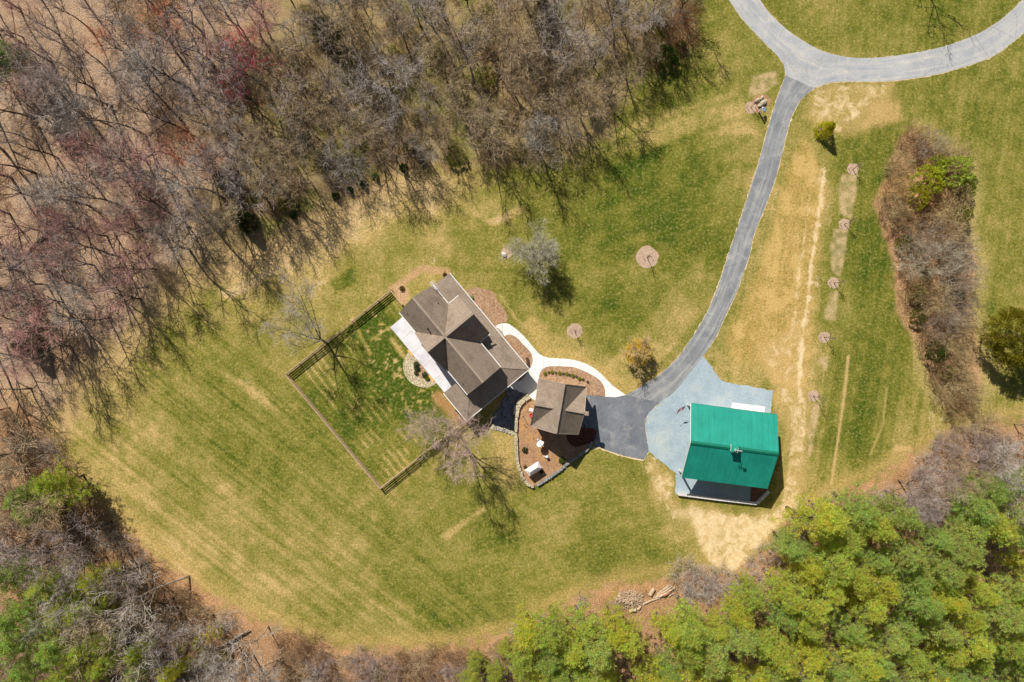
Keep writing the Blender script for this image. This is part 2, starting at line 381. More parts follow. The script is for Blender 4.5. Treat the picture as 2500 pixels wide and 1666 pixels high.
    for pts in ([(1880, 950), (1985, 950), (1985, 1050), (1970, 1190), (1940, 1260), (1860, 1330), (1800, 1390), (1740, 1390), (1680, 1290), (1640, 1250), (1690, 1235), (1850, 1250), (1900, 1230), (1925, 1100)], [(1575, 1105), (1640, 1150), (1655, 1250), (1600, 1220)], [(1985, 205), (2180, 200), (2200, 290), (2090, 330), (1990, 330), (1960, 260)], [(1850, 860), (1950, 780), (1960, 950), (1890, 940)]):
        lay(poly(pts, 18, 40), (206, 172, 112), (0.5, 0, 0.3), 0.6)
    # bare ground
    DIRT = (238, 212, 165)
    soilm = np.zeros(px.shape)
    def dirt(mask, thr=0.5, a=0.9):
        nonlocal soilm; soilm = np.maximum(soilm, mask * a * 0.64 * (1.0 - 1.6 * (thr - 0.42))); return
    def dirt_old(mask, thr=0.5, a=0.9):
        d = mask * ss(fbm(14, 10, 2) * 0.7 + fbm(44, 4, 3) * 0.3 + mask * 0.27, thr + 0.14, thr + 0.24); lay(d, DIRT, (0, 0, 1), a)
    dirt(poly([(1990, 215), (2050, 205), (2150, 202), (2180, 215), (2130, 270), (2080, 300), (2060, 330), (2000, 310), (1975, 260)], 14), 0.5)
    lay(poly([(2130, 250), (2200, 250), (2195, 300), (2110, 310)], 10), (205, 170, 110), None, 0.6)
    tr = [(2012, 420), (2002, 500), (1990, 590), (1980, 650), (1972, 740), (1962, 800), (1956, 860), (1950, 930), (1956, 980)]
    dirt(line(tr, 34, 30, 30) * (0.55 + 0.5 * streak(-0.18, 1, 6, 110, 3)), .42, .95)
    dirt(line([(x - 28, y) for x, y in tr], 5, 5, 10), .42, .9)
    dirt(line(tr, 9, 8, 14), .42, .95); dirt(line(tr, 3.0, 2.4, 10), .42, 1.35)
    dirt(line([(1955, 960), (1938, 1060), (1930, 1150), (1915, 1230)], 8, 6, 14), .42, .9)
    dirt(poly([(1885, 940), (1960, 950), (1975, 1040), (1960, 1180), (1950, 1240), (1905, 1250), (1930, 1150), (1920, 1000)], 14), 0.46)
    dirt(line([(1965, 960), (1962, 1060), (1950, 1160)], 6, 5, 8), .42, .85)
    dirt(poly([(1670, 1235), (1850, 1255), (1900, 1240), (1950, 1200), (1945, 1250), (1880, 1310), (1830, 1370), (1790, 1400), (1740, 1390), (1700, 1330)], 20), 0.40, 1.12)
    dirt(poly([(1575, 1110), (1610, 1110), (1650, 1170), (1645, 1240), (1690, 1260), (1640, 1270), (1580, 1180)], 12), 0.47)
    dirt(poly([(1840, 880), (1930, 800), (1950, 900), (1900, 940)], 20), 0.54, 0.8)
    dirt(poly([(1000, 640), (1060, 610), (1075, 650), (1040, 690)], 14), 0.56, 0.8)
    dirt(poly([(2260, 1010), (2310, 990), (2330, 1040), (2280, 1070)], 8), 0.5, 0.8)
    dirt(poly([(545, 900), (600, 910), (640, 960), (600, 940)], 6), 0.55, 0.7)
    dirt(poly([(760, 690), (810, 670), (800, 700)], 6), 0.5, 0.7)
    lay(line([(2071, 870), (2062, 960), (2045, 1080), (2030, 1180)], 3.2, 2, 3), (214, 180, 122), (0.2, 0, 0.8), 0.85)
    lay(line([(2165, 950), (2155, 1040), (2125, 1110)], 2.6, 2, 3), (206, 178, 112), (0.2, 0, 0.8), 0.6)
    lay(poly([(2186, 1085), (2220, 1092), (2230, 1098), (2180, 1104)], 4, 5), (216, 180, 128), (0, 0, 1), 0.8)
    # pale mulch/seed strips with the saplings, and beside the mailbox
    for pts in ([(2055, 425), (2095, 425), (2090, 480), (2078, 535), (2050, 520), (2045, 470)], [(2038, 560), (2070, 560), (2060, 640), (2050, 678), (2030, 660), (2028, 600)], [(2025, 715), (2045, 710), (2040, 780), (2012, 780)],
                [(1838, 185), (1895, 175), (1900, 205), (1870, 225), (1825, 240)], [(1995, 880), (2022, 870), (2018, 905)], [(1985, 985), (2005, 975), (1990, 1060), (1975, 1130), (1972, 1040)]):
        mk = poly(pts, 4, 8) * (0.45 + 0.55 * ss(fbm(14, 7, 2), .30, .62)); lay(mk, (206, 178, 134), (0.45, 0, 0.4), 0.85)
    # verge lines along the road
    lay(line([(1862, 30), (1910, 80), (1965, 118), (2030, 145)], 10, 8), (190, 164, 100), None, 0.7)
    # woods: leaf litter
    UL = [(-400, -400), (1720, -400), (1690, 0), (1640, 120), (1560, 190), (1500, 280), (1490, 330), (1400, 390), (1280, 400), (1150, 400), (1000, 425), (900, 440), (830, 490), (740, 540), (640, 600), (520, 640), (430, 670), (330, 780), (250, 860), (170, 920), (140, 1010), (100, 1080), (-400, 1150)]
    ulm = poly(UL, 26, 60)
    east = ss(px + py * 0.3, 560, 900)
    lay(ulm * (1 - east), (174, 146, 120), (0, 1, 0)); lay(ulm * east, (152, 132, 88), (0.25, 0.75, 0))
    lay(ulm * east * ss(fbm(60, 11), 0.52, 0.66), (118, 118, 48), (0.8, 0.2, 0), 0.8)
    lay(ulm * ss(fbm(80, 12), 0.56, 0.7), (128, 96, 68), (0, 1, 0), 0.6)
    lay(line([(1655, 20), (1680, 60), (1665, 110)], 22, 14), (214, 182, 128), (0.4, 0, 0.3), 0.8)
    edge = np.exp(-((dpoly(UL) + 25) / 30) ** 2) * (1 - ss(px, 900, 1150)); lay(edge, (204, 170, 122), (0.4, 0.3, 0), 0.75)
    LL = [(-400, 980), (60, 980), (130, 1080), (200, 1200), (300, 1270), (370, 1340), (440, 1400), (560, 1480), (680, 1530), (760, 1560), (880, 1580), (1000, 1580), (1130, 1570), (1270, 1540), (1330, 1500), (1420, 1450), (1520, 1420), (1640, 1405), (1700, 1380), (1790, 1410), (1850, 1370), (1910, 1290), (1960, 1250), (2040, 1205), (2130, 1170), (2220, 1110), (2330, 1050), (2420, 1030), (2600, 1010), (2900, 2100), (-400, 2100)]
    llm = poly(LL, 12, 46); llm = llm * (1 - np.exp(-((dpoly(LL) - 8) / 14) ** 2) * 0.75 * ss(fbm(16, 9, 3), .42, .6))
    lay(llm, (170, 130, 94), (0.1, 0.9, 0)); lay(llm * ss(fbm(40, 13), 0.5, 0.65), (134, 94, 58), (0, 1, 0), 0.7)
    lay(llm * np.exp(-((dpoly(LL) - 14) / 16) ** 2), (200, 152, 108), (0.3, 0.5, 0), 0.75)
    lay(np.exp(-((dpoly(LL) + 16) / 18) ** 2), (200, 166, 104), None, 0.5)
    lay(poly([(1780, 1290), (1830, 1250), (1880, 1290), (1860, 1340), (1800, 1400)], 14) * 0 + poly([(1800, 1400), (1860, 1340), (1930, 1270), (1990, 1230), (1960, 1300), (1880, 1400)], 10), (196, 146, 100), (0.2, 0.6, 0), 0.7)
    # hedgerow floor
    HR = [(2200, 330), (2240, 320), (2300, 370), (2360, 400), (2370, 480), (2350, 560), (2390, 640), (2370, 740), (2390, 850), (2400, 940), (2360, 1010), (2310, 990), (2270, 930), (2230, 830), (2190, 760), (2180, 640), (2160, 570), (2135, 500), (2150, 460), (2175, 430), (2180, 380)]
    lay(poly(HR, 10, 14), (192, 146, 104), (0.1, 0.9, 0)); lay(poly(HR, 10, 14) * ss(fbm(40, 14), .5, .65), (140, 112, 70), (0.1, 0.9, 0), 0.7)
    lay(np.exp(-((dpoly(HR) + 12) / 20) ** 2) * (px > 2230), (196, 172, 112), None, 0.6)
    # strips by the house, garage and drive edges
    lay(line([(958, 705), (985, 690), (1030, 655), (1090, 665)], 9, 5), (200, 158, 116), (0.1, 0.6, 0), 0.8)
    lay(poly([(962, 700), (978, 692), (1000, 715), (990, 745), (970, 735)], 4, 4), (198, 160, 126), (0, 1, 0), 0.9)
    lay(line([(1070, 970), (1100, 1000), (1130, 1030)], 14, 8), (188, 138, 92), (0.3, 0.6, 0), 0.75)
    lay(poly([(1205, 1060), (1255, 1070), (1258, 1180), (1235, 1170), (1200, 1110)], 12), (206, 172, 110), None, 0.6)
    lay(line([(1300, 790), (1335, 860), (1400, 870), (1460, 905), (1530, 950), (1600, 915)], 16, 10), (202, 170, 104), None, 0.6)
    lay(line([(1220, 720), (1260, 780), (1300, 810)], 3, 2), (214, 180, 124), None, 0.6)
    lay(blob(1680, 1255, 40, 14), DIRT, None, 0.4)
    far = np.maximum(ss(np.abs(X), 84, 91), ss(np.abs(Y), 58, 65))[..., None]
    col = col * (1 - far) + lin(np.array((150, 138, 84))) * far; kind = kind * (1 - far) + np.array((.7, .3, 0)) * far; soilm = soilm * (1 - far[..., 0])
    col = np.clip(col * LG, 0, 1)
    ny, nx = px.shape; nv = ny * nx
    me = bpy.data.meshes.new('ground'); me.vertices.add(nv)
    co = np.stack([X, Y, np.zeros_like(X)], -1).reshape(-1).astype(np.float32); me.vertices.foreach_set('co', co)
    i = np.arange(nv).reshape(ny, nx); q = np.stack([i[:-1, :-1], i[:-1, 1:], i[1:, 1:], i[1:, :-1]], -1).reshape(-1)
    nf = (ny - 1) * (nx - 1); me.loops.add(nf * 4); me.loops.foreach_set('vertex_index', q.astype(np.int32))
    me.polygons.add(nf); me.polygons.foreach_set('loop_start', np.arange(0, nf * 4, 4, dtype=np.int32)); me.polygons.foreach_set('loop_total', np.full(nf, 4, dtype=np.int32))
    me.update(calc_edges=True)
    soil3 = np.repeat(soilm[..., None], 3, -1)
    for nm, arr in (('cover', col), ('kind', kind), ('soil', soil3)):
        a = me.attributes.new(nm, 'FLOAT_COLOR', 'POINT'); a.data.foreach_set('color', np.concatenate([arr.reshape(-1, 3), np.ones((nv, 1))], 1).reshape(-1).astype(np.float32))
    me.materials.append(ground_material()); struct('ground', me)
build_ground()

# ------------------------------------------------------------------ paved and mulched sheets
R = random.Random(11)
def asphalt(name, c1, c2, dust, lines):
    m, t, b = nodes(name); p = pos(t); uv = N(t, 'ShaderNodeUVMap', uv_map='lane').outputs[0]
    c = mixc(t, rng_map(t, noise(t, p, 0.35, 4), 0.35, 0.65, 0, 1), c1, c2)
    st = N(t, 'ShaderNodeMapping'); st.inputs['Scale'].default_value = (lines, 0.05, 1); t.links.new(uv, st.inputs[0])
    c = mixc(t, rng_map(t, noise(t, st.outputs[0], 1.0, 5, 0.7, 0.3), 0.46, 0.72, 0, 0.7), c, dust)
    c = mixc(t, rng_map(t, noise(t, p, 0.5, 6, 0.75, 0.8), 0.50, 0.72, 0, 0.65), c, dust)
    f = noise(t, p, 5, 3, 0.8)
    v = N(t, 'ShaderNodeTexVoronoi', feature='DISTANCE_TO_EDGE'); v.inputs['Scale'].default_value = 0.13; t.links.new(stretch(t, p, 0.4, 1, 1), v.inputs['Vector'])
    c = mixc(t, rng_map(t, v.outputs['Distance'], 0.0, 0.005, 0.35, 0), c, (0.05, 0.05, 0.055))
    t.links.new(mulv(t, c, rng_map(t, f, 0.3, 0.7, 0.84, 1.16)), b.inputs['Base Color']); b.inputs['Roughness'].default_value = 0.85; b.inputs['Specular IOR Level'].default_value = 0.2
    bump(t, b, f, 0.2, 0.03); return m
def resample(pts, n):
    L = [0]
    for a, b in zip(pts[:-1], pts[1:]): L.append(L[-1] + math.hypot(b[0] - a[0], b[1] - a[1]))
    return [(float(np.interp(L[-1] * i / (n - 1), L, [p[0] for p in pts])), float(np.interp(L[-1] * i / (n - 1), L, [p[1] for p in pts]))) for i in range(n)]
def lane(name, left, right, z, m, n=90, k=6):
    """a strip of paving between two edge lines, with lane coordinates"""
    left = resample(left, n); right = resample(right, n); mb = MB(); uv = []
    for i in range(n):
        for j in range(k + 1):
            t_ = j / k; mb.v.append(tuple(P(left[i][0] + (right[i][0] - left[i][0]) * t_, left[i][1] + (right[i][1] - left[i][1]) * t_) + Vector((0, 0, z)))); uv.append((t_ * 3.2, i * 1.0))
    for i in range(n - 1):
        for j in range(k): a = i * (k + 1) + j; mb.f.append((a, a + 1, a + k + 2, a + k + 1)); mb.m.append(0)
    me = mesh_from(name, mb, m, fix=False); l = me.uv_layers.new(name='lane')
    for lp in me.loops: l.data[lp.index].uv = uv[lp.vertex_index]
    if me.polygons[0].normal.z < 0: me.flip_normals()
    return struct(name, me)
M['road'] = asphalt('road_asphalt', alb(166, 169, 172), alb(184, 185, 186), alb(216, 209, 194), 1.6)
M['drive'] = asphalt('drive_asphalt', alb(126, 129, 133), alb(146, 148, 151), alb(198, 194, 186), 1.6)
M['gravel'] = surf('blue_gravel', alb(160, 178, 187), alb(175, 190, 198), 0.6, 4, 0.16, 0.95, 0.1, 0.5, (alb(190, 198, 194), 0.25, 0.8))
M['walk'] = surf('white_concrete', alb(238, 236, 228), alb(244, 242, 238), 0.6, 8, 0.03, 0.8, 0.2, 0.05)
M['patio'] = surf('patio_concrete', alb(224, 220, 222), alb(236, 234, 236), 0.5, 8, 0.04, 0.8, 0.2, 0.05, (alb(200, 196, 204), 0.35, 0.8))
M['mulch'] = surf('pine_mulch', alb(190, 156, 126), alb(164, 131, 103), 1.5, 3.5, 0.5, 0.95, 0.05, 0.6, (alb(168, 128, 90), 0.5, 0.6))
M['bedmulch'] = surf('brown_mulch', alb(186, 148, 112), alb(164, 126, 96), 1.0, 3.5, 0.38, 0.95, 0.05, 0.6, (alb(194, 150, 96), 0.3, 0.7))
M['ring'] = surf('ring_mulch', alb(204, 178, 152), alb(182, 154, 130), 2.0, 4, 0.4, 0.95, 0.05, 0.6)
M['darkmulch'] = surf('dark_mulch', alb(120, 74, 58), alb(96, 60, 48), 2.0, 6.5, 0.5, 0.95, 0.05, 0.6)
M['sand'] = surf('sand_edge', alb(234, 214, 176), alb(214, 186, 138), 1.2, 6, 0.25, 0.95, 0.05, 0.3)
M['dirt'] = surf('dirt_fill', alb(150, 104, 78), alb(128, 90, 70), 1.2, 6, 0.3, 0.95, 0.05, 0.3)

road_up = [(1790, -110), (1822, -60), (1856, 0), (1874, 27), (1919, 71), (1967, 104), (2008, 125), (2053, 137), (2097, 142), (2157, 140), (2216, 132), (2276, 121), (2335, 104), (2395, 79), (2440, 51), (2484, 12), (2520, -30), (2560, -90)]
road_dn = [(2660, -60), (2590, 5), (2500, 80), (2440, 128), (2395, 150), (2335, 169), (2276, 184), (2216, 193), (2157, 199), (2053, 200), (2020, 204), (1990, 214), (1966, 207), (1945, 196), (1919, 184), (1914, 161), (1901, 140), (1845, 83), (1800, 31), (1740, -60), (1710, -110)]
dr_left = [(1919, 184), (1913, 197), (1898, 238), (1877, 306), (1856, 384), (1839, 438), (1806, 540), (1776, 628), (1759, 682), (1737, 740), (1710, 792), (1687, 828), (1650, 878), (1604, 920), (1566, 943), (1528, 965)]
dr_right = [(1571, 1123), (1580, 1109), (1584, 1101), (1580, 1074), (1575, 1042), (1583, 1010), (1612, 983), (1647, 956), (1685, 911), (1716, 871), (1748, 822), (1770, 773), (1798, 715), (1814, 669), (1831, 619), (1840, 575), (1866, 510), (1895, 430), (1919, 333), (1931, 291), (1949, 253), (1972, 229), (1992, 214)]
so = lambda p: smooth_poly(p, 4, False)
edge = Vector((0, 0, 0))
sheet('road_verge', [(x, y) for x, y in so(road_up)] + [(x + .5, y + 1.6) for x, y in so(road_dn)], 0.004, M['sand'], R, 0.7)
drive_low = [(1571, 1123), (1529, 1115), (1500, 1106), (1473, 1097), (1464, 1092), (1449, 1093), (1452, 1075), (1456, 1064), (1454, 1048), (1433, 1044), (1405, 1050), (1410, 960), (1432, 963), (1477, 969), (1528, 965)]
sheet('drive_verge', [(x - 1.5, y) for x, y in so(dr_left)[:-8]] + [(1528, 966)] + [(x, y + 3) for x, y in drive_low[::-1]] + [(x + 1.6, y) for x, y in so(dr_right)], 0.008, M['sand'], R, 0.8)
dl, dr = so(dr_left), so(dr_right)[::-1]
sheet('parking_area', [(1966, 206), (1945, 196)] + dl + drive_low[::-1][1:-1] + dr[::-1], 0.012, asphalt('court_asphalt', alb(110, 114, 121), alb(132, 136, 142), alb(184, 180, 172), 1.6), R, 0.3)
i1 = min(range(len(dr)), key=lambda i: math.hypot(dr[i][0] - 1612, dr[i][1] - 983))
lane('driveway', dl, dr[:i1 + 1], 0.016, M['drive'])
lane('road', so(road_up), so(road_dn)[::-1], 0.0205, M['road'], 110)
sheet('gravel_pad', [Z3(*q) for q in [(655, 40), (690, 75), (740, 140), (790, 215), (850, 270), (960, 292), (1080, 310), (1298, 350), (1285, 450), (1275, 560), (1250, 900), (1210, 1240), (1095, 1240), (1085, 1368), (760, 1330), (430, 1296), (408, 1290), (412, 1105), (330, 1040), (230, 960), (165, 905), (150, 800), (132, 680), (160, 560), (270, 460), (400, 360), (540, 190)]], 0.0255, M['gravel'], R, 0.7)
sheet('dirt_corner', [Z3(*q) for q in [(1085, 1368), (1095, 1230), (1250, 1230), (1240, 1285), (1140, 1374)]], 0.0295, M['dirt'])
walk_top = [(35, 70), (60, 48), (100, 37), (150, 40), (200, 70), (260, 120), (310, 170), (360, 230), (420, 300), (470, 335), (530, 350), (620, 357), (720, 365), (820, 390), (900, 425), (980, 480), (1040, 540), (1100, 600), (1160, 645), (1225, 690)]
bed_b = [(1035, 705), (1035, 650), (1020, 600), (980, 550), (920, 510), (840, 470), (760, 440), (680, 430), (560, 427), (500, 435), (460, 460), (438, 500), (432, 545)]
bed_a = [(200, 575), (270, 555), (320, 500), (355, 440), (375, 380), (365, 320), (330, 270), (280, 220), (240, 175), (190, 145), (150, 140), (115, 155)]
zs = lambda l: [Z2(*q) for q in l]
sheet('footpath', so(zs(walk_top)) + [Z2(1130, 711)] + so(zs(bed_b)) + zs([(455, 700), (450, 765), (400, 742), (330, 695), (160, 625)]) + so(zs(bed_a)) + zs([(100, 115), (70, 85)]), 0.05, M['walk'], side=0.05)
M['joint'] = plain('slab_joint', alb(200, 195, 184), .9, .1)  # colour of the thin joint lines between the concrete slabs
jm = MB()
def joint(a, b, z, wd=.035):
    a = P(*a); b = P(*b); d = (b - a).normalized(); sd = Vector((-d.y, d.x, 0)) * wd; u = Vector((0, 0, z)); jm.quad(a - sd + u, b - sd + u, b + sd + u, a + sd + u)
for a, b in (((100, 40), (105, 118)), ((200, 72), (160, 140)), ((262, 122), (215, 160)), ((312, 172), (262, 204)), ((362, 232), (315, 255)), ((420, 300), (365, 322)), ((478, 337), (470, 450)), ((532, 351), (530, 430)), ((622, 358), (620, 428)), ((722, 366), (714, 432)), ((820, 391), (795, 452)), ((900, 426), (865, 480)), ((980, 481), (930, 518)), ((1040, 541), (985, 556)), ((1100, 601), (1025, 618)), ((375, 400), (436, 520)), ((345, 470), (432, 600)), ((225, 585), (330, 690))): joint(Z2(*a), Z2(*b), .053)
struct('path_joint', jm, M['joint'])
M['step'] = surf('landing_stone', alb(172, 158, 140), alb(190, 174, 152), 2, 8, 0.12)
sheet('porch_landing', zs([(20, 90), (35, 72), (60, 78), (85, 98), (102, 125), (110, 160), (90, 190)]), 0.12, M['step'], side=0.12)
sheet('mulch_bed', so(zs(bed_a)) + zs([(60, 120), (40, 300), (100, 480), (150, 560)]), 0.028, M['mulch'], R, 0.4)
sheet('mulch_bed', so(zs(bed_b)) + zs([(500, 640), (800, 680), (870, 690)]), 0.024, M['mulch'], R, 0.3)
sheet('mulch_bed', smooth_poly([Z1(*q) for q in [(640, 260), (720, 262), (800, 235), (890, 245), (980, 265), (1010, 330), (1060, 400), (1110, 470), (1120, 510), (1105, 550), (1040, 562), (990, 600), (850, 450)]], 3), 0.024, M['mulch'], R, 1.2)
sheet('garden_soil', so(zs([(400, 740), (345, 715), (268, 775), (238, 850), (228, 950), (228, 1100), (236, 1250), (256, 1350), (296, 1450), (350, 1508), (405, 1515)])) + zs([(530, 1440), (700, 1312), (800, 1240), (890, 1172), (930, 1120), (955, 1062), (950, 1005), (880, 985), (800, 1000), (500, 900)]), 0.018, M['bedmulch'])
sheet('mulch_bed', smooth_poly(zs([(700, 1030), (800, 990), (880, 985), (950, 1005), (955, 1060), (925, 1115), (860, 1140), (760, 1165), (700, 1120)]), 3), 0.030, M['darkmulch'], R, 0.6)

# ------------------------------------------------------------------ roofs, walls
def shingles(name, c1, c2):
    m, t, b = nodes(name); p = pos(t)
    c = mixc(t, rng_map(t, noise(t, p, 3.2, 4, 0.85), 0.36, 0.64, 0, 1), c1, c2)
    c = mixc(t, rng_map(t, noise(t, p, 0.5, 3), 0.48, 0.72, 0, 0.6), c, tuple(x * 0.70 for x in c1))
    sx = N(t, 'ShaderNodeSeparateXYZ'); t.links.new(p, sx.inputs[0])
    fr = N(t, 'ShaderNodeMath', operation='FRACT'); ml = N(t, 'ShaderNodeMath', operation='MULTIPLY'); ml.inputs[1].default_value = 1 / 0.16
    t.links.new(sx.outputs['Z'], ml.inputs[0]); t.links.new(ml.outputs[0], fr.inputs[0])
    c = mulv(t, c, rng_map(t, fr.outputs[0], 0.0, 0.35, 0.86, 1.03))
    f = noise(t, p, 8, 2, 0.7)
    t.links.new(mulv(t, c, rng_map(t, f, 0.25, 0.75, 0.84, 1.16)), b.inputs['Base Color']); b.inputs['Roughness'].default_value = 0.95; b.inputs['Specular IOR Level'].default_value = 0.1
    bump(t, b, f, 0.35, 0.03); return m
M['shingle'] = shingles('roof_shingles', alb(146, 129, 113), alb(172, 155, 137))
M['trim'] = plain('white_trim', alb(236, 234, 230), 0.5, 0.3, 0, 0.03)
M['siding'] = plain('cream_siding', alb(214, 204, 188), 0.6, 0.3, 0, 0.05)
M['glass'] = plain('window_glass', (0.03, 0.045, 0.06), 0.08, 0.6, 0, 0.05)
M['darkmetal'] = plain('dark_metal', (0.03, 0.03, 0.032), 0.5, 0.4, 0.5)
M['whitemetal'] = plain('white_metal', alb(232, 232, 234), 0.4, 0.4, 0, 0.03)
def steel():
    m, t, b = nodes('green_steel'); p = pos(t)
    st = noise(t, stretch(t, p, math.atan2(0.1294, 0.9916), 2.6, 0.12, 0.12), 1.0, 3, 0.7)
    c = mixc(t, rng_map(t, st, 0.36, 0.64, 0, 1), alb(28, 148, 130), alb(38, 160, 138)); c = mulv(t, c, rng_map(t, noise(t, p, 0.45, 6, 0.7), 0.3, 0.7, 0.84, 1.12))
    t.links.new(c, b.inputs['Base Color']); b.inputs['Roughness'].default_value = 0.5; b.inputs['Specular IOR Level'].default_value = 0.35; return m
M['green'] = steel()
M['doorwhite'] = plain('door_paint', alb(226, 224, 220), 0.5, 0.3, 0, 0.03)

def frame(ox, oy, ux, uy, vx, vy):
    return lambda u, v, z: Vector((ox + u * ux + v * vx, oy + u * uy + v * vy, z))
def window_parts(parent, fr, axis, fixed, c, z0, z1, wd, out):
    """a window on a wall of the frame; axis 'u' runs along u at v=fixed, 'v' the other way"""
    t = 0.06 * out
    def bx(mb, a0, a1, b0, b1, d0, d1):
        lo, hi = sorted((fixed + d0 * out, fixed + d1 * out))
        if axis == 'u': mb.box(fr, a0, a1, lo, hi, b0, b1)
        else: mb.box(fr, lo, hi, a0, a1, b0, b1)
    g = MB(); bx(g, c - wd / 2, c + wd / 2, z0, z1, 0.003, 0.02); wn = part('window', g, M['glass'], parent)
    f = MB()
    bx(f, c - wd / 2 - 0.09, c - wd / 2, z0 - 0.09, z1 + 0.09, 0.004, 0.06); bx(f, c + wd / 2, c + wd / 2 + 0.09, z0 - 0.09, z1 + 0.09, 0.004, 0.06)
    bx(f, c - wd / 2, c + wd / 2, z1, z1 + 0.09, 0.004, 0.06); bx(f, c - wd / 2, c + wd / 2, z0 - 0.09, z0, 0.004, 0.06); bx(f, c - wd / 2, c + wd / 2, (z0 + z1) / 2 - 0.025, (z0 + z1) / 2 + 0.025, 0.022, 0.05)
    part('window_frame', f, M['trim'], wn)
def door_part(parent, fr, axis, fixed, c, wd, ht, out, m, name='door'):
    def bx(mb, a0, a1, b0, b1, d0, d1):
        lo, hi = sorted((fixed + d0 * out, fixed + d1 * out))
        if axis == 'u': mb.box(fr, a0, a1, lo, hi, b0, b1)
        else: mb.box(fr, lo, hi, a0, a1, b0, b1)
    d = MB(); bx(d, c - wd / 2, c + wd / 2, 0.05, ht, 0.003, 0.04)
    k = max(1, int(ht / 0.55))
    for i in range(k): bx(d, c - wd / 2 + 0.1, c + wd / 2 - 0.1, 0.15 + i * (ht - 0.1) / k, (i + 1) * (ht - 0.1) / k, 0.042, 0.06)
    o = part(name, d, m, parent)
    h = MB(); bx(h, c + wd * 0.36, c + wd * 0.36 + 0.1, 0.98, 1.06, 0.062, 0.12); part('handle', h, M['darkmetal'], o); return o

# --- house
HF = frame(-9.23, 0.61, 0.638, -0.770, -0.770, -0.638)
house = thing('house', 'two-storey house with grey-brown shingle gable roofs and a wraparound porch behind the white patio', 'house', HF(0, 0, 0))
EV, RG = 6.0, 10.2
r_ = MB(); a0, a1, b0, b1 = -7.05, 8.22, -3.08, 3.06
r_.slab([HF(a0, 0, RG), HF(0, 0, RG), HF(-3.5, b0, EV), HF(a0, b0, EV)]); r_.slab([HF(0, 0, RG), HF(a1, 0, RG), HF(a1, b0, EV), HF(3.5, b0, EV)])
r_.slab([HF(a0, 0, RG), HF(0, 0, RG), HF(-3.42, b1, EV), HF(a0, b1, EV)]); r_.slab([HF(0, 0, RG), HF(a1, 0, RG), HF(a1, b1, EV), HF(3.42, b1, EV)])
r_.slab([HF(0, 0, RG), HF(0, -5.0, RG), HF(-3.5, -5.0, EV), HF(-3.5, b0, EV)]); r_.slab([HF(0, 0, RG), HF(0, -5.0, RG), HF(3.5, -5.0, EV), HF(3.5, b0, EV)])
r_.slab([HF(0, 0, RG), HF(0, 3.28, RG), HF(-3.42, 3.28, EV), HF(-3.42, b1, EV)]); r_.slab([HF(0, 0, RG), HF(0, 3.28, RG), HF(3.42, 3.28, EV), HF(3.42, b1, EV)])
roof = part('roof', r_, M['shingle'], house)
cap = MB()
for A, B in (((a0, 0), (a1, 0)), ((0, -5.0), (0, -0.1)), ((0, 0.1), (0, 3.28))): cap.bar(HF(*A, RG + 0.01), HF(*B, RG + 0.01), 0.28, 0.05)
M['ridge'] = shingles('ridge_shingles', alb(158, 141, 124), alb(176, 159, 141))
part('ridge_cap', cap, M['ridge'], roof)
p_ = MB(); po = -6.0; pe = 3.5; pi_ = 4.6
p_.slab([HF(-7.1, b0 + 0.02, pi_), HF(8.26, b0 + 0.02, pi_), HF(11.1, po, pe), HF(-7.1, po, pe)], 0.12)
p_.slab([HF(8.26, b0 + 0.02, pi_), HF(8.26, 3.05, pi_), HF(11.1, 5.85, pe), HF(11.1, po, pe)], 0.12)
p_.slab([HF(8.26, 3.05, pi_), HF(5.85, 3.05, pi_), HF(5.85, 5.85, pe), HF(11.1, 5.85, pe)], 0.12)
pr = part('porch_roof', p_, M['shingle'], house)
hp = MB()
for A, B in (((8.26, b0), (11.1, po)), ((8.26, 3.05), (11.1, 5.85))): hp.bar(HF(*A, pi_ + 0.02), HF(*B, pe + 0.02), 0.24, 0.05)
part('hip_cap', hp, M['ridge'], pr)
g = MB()
for A, B, z in (((-7.1, po - 0.06), (11.16, po - 0.06), pe - 0.02), ((11.16, po - 0.06), (11.16, 5.91), pe - 0.02), ((11.16, 5.91), (5.85, 5.91), pe - 0.02), ((a0, b0 - 0.06), (-3.56, b0 - 0.06), EV - 0.02), ((3.56, b0 - 0.06), (a1, b0 - 0.06), EV - 0.02),
                ((-3.56, b0), (-3.56, -5.0), EV - 0.02), ((3.56, b0), (3.56, -5.0), EV - 0.02), ((a0, b1 + 0.06), (-3.45, b1 + 0.06), EV - 0.02), ((3.45, b1 + 0.06), (a1, b1 + 0.06), EV - 0.02)):
    g.bar(HF(*A, z), HF(*B, z), 0.12, 0.13)
part('gutter', g, M['trim'], house)
wl = MB(); wl.box(HF, -6.7, 7.9, -2.75, 2.75, 0, EV - 0.1)
for u in (-6.7, 7.9 - 0.1): wl.add([HF(u, -2.75, EV - 0.1), HF(u, 2.75, EV - 0.1), HF(u, 0, RG - 0.55), HF(u + 0.1, -2.75, EV - 0.1), HF(u + 0.1, 2.75, EV - 0.1), HF(u + 0.1, 0, RG - 0.55)], [(0, 1, 2), (5, 4, 3), (0, 2, 5, 3), (1, 4, 5, 2)])
wl.box(HF, -3.1, 3.1, -4.75, -2.751, 4.9, EV - 0.12); wl.add([HF(-3.1, -4.75, EV - 0.1), HF(3.1, -4.75, EV - 0.1), HF(0, -4.75, RG - 0.6), HF(-3.1, -4.65, EV - 0.1), HF(3.1, -4.65, EV - 0.1), HF(0, -4.65, RG - 0.6)], [(0, 1, 2), (5, 4, 3), (0, 2, 5, 3), (1, 4, 5, 2)])
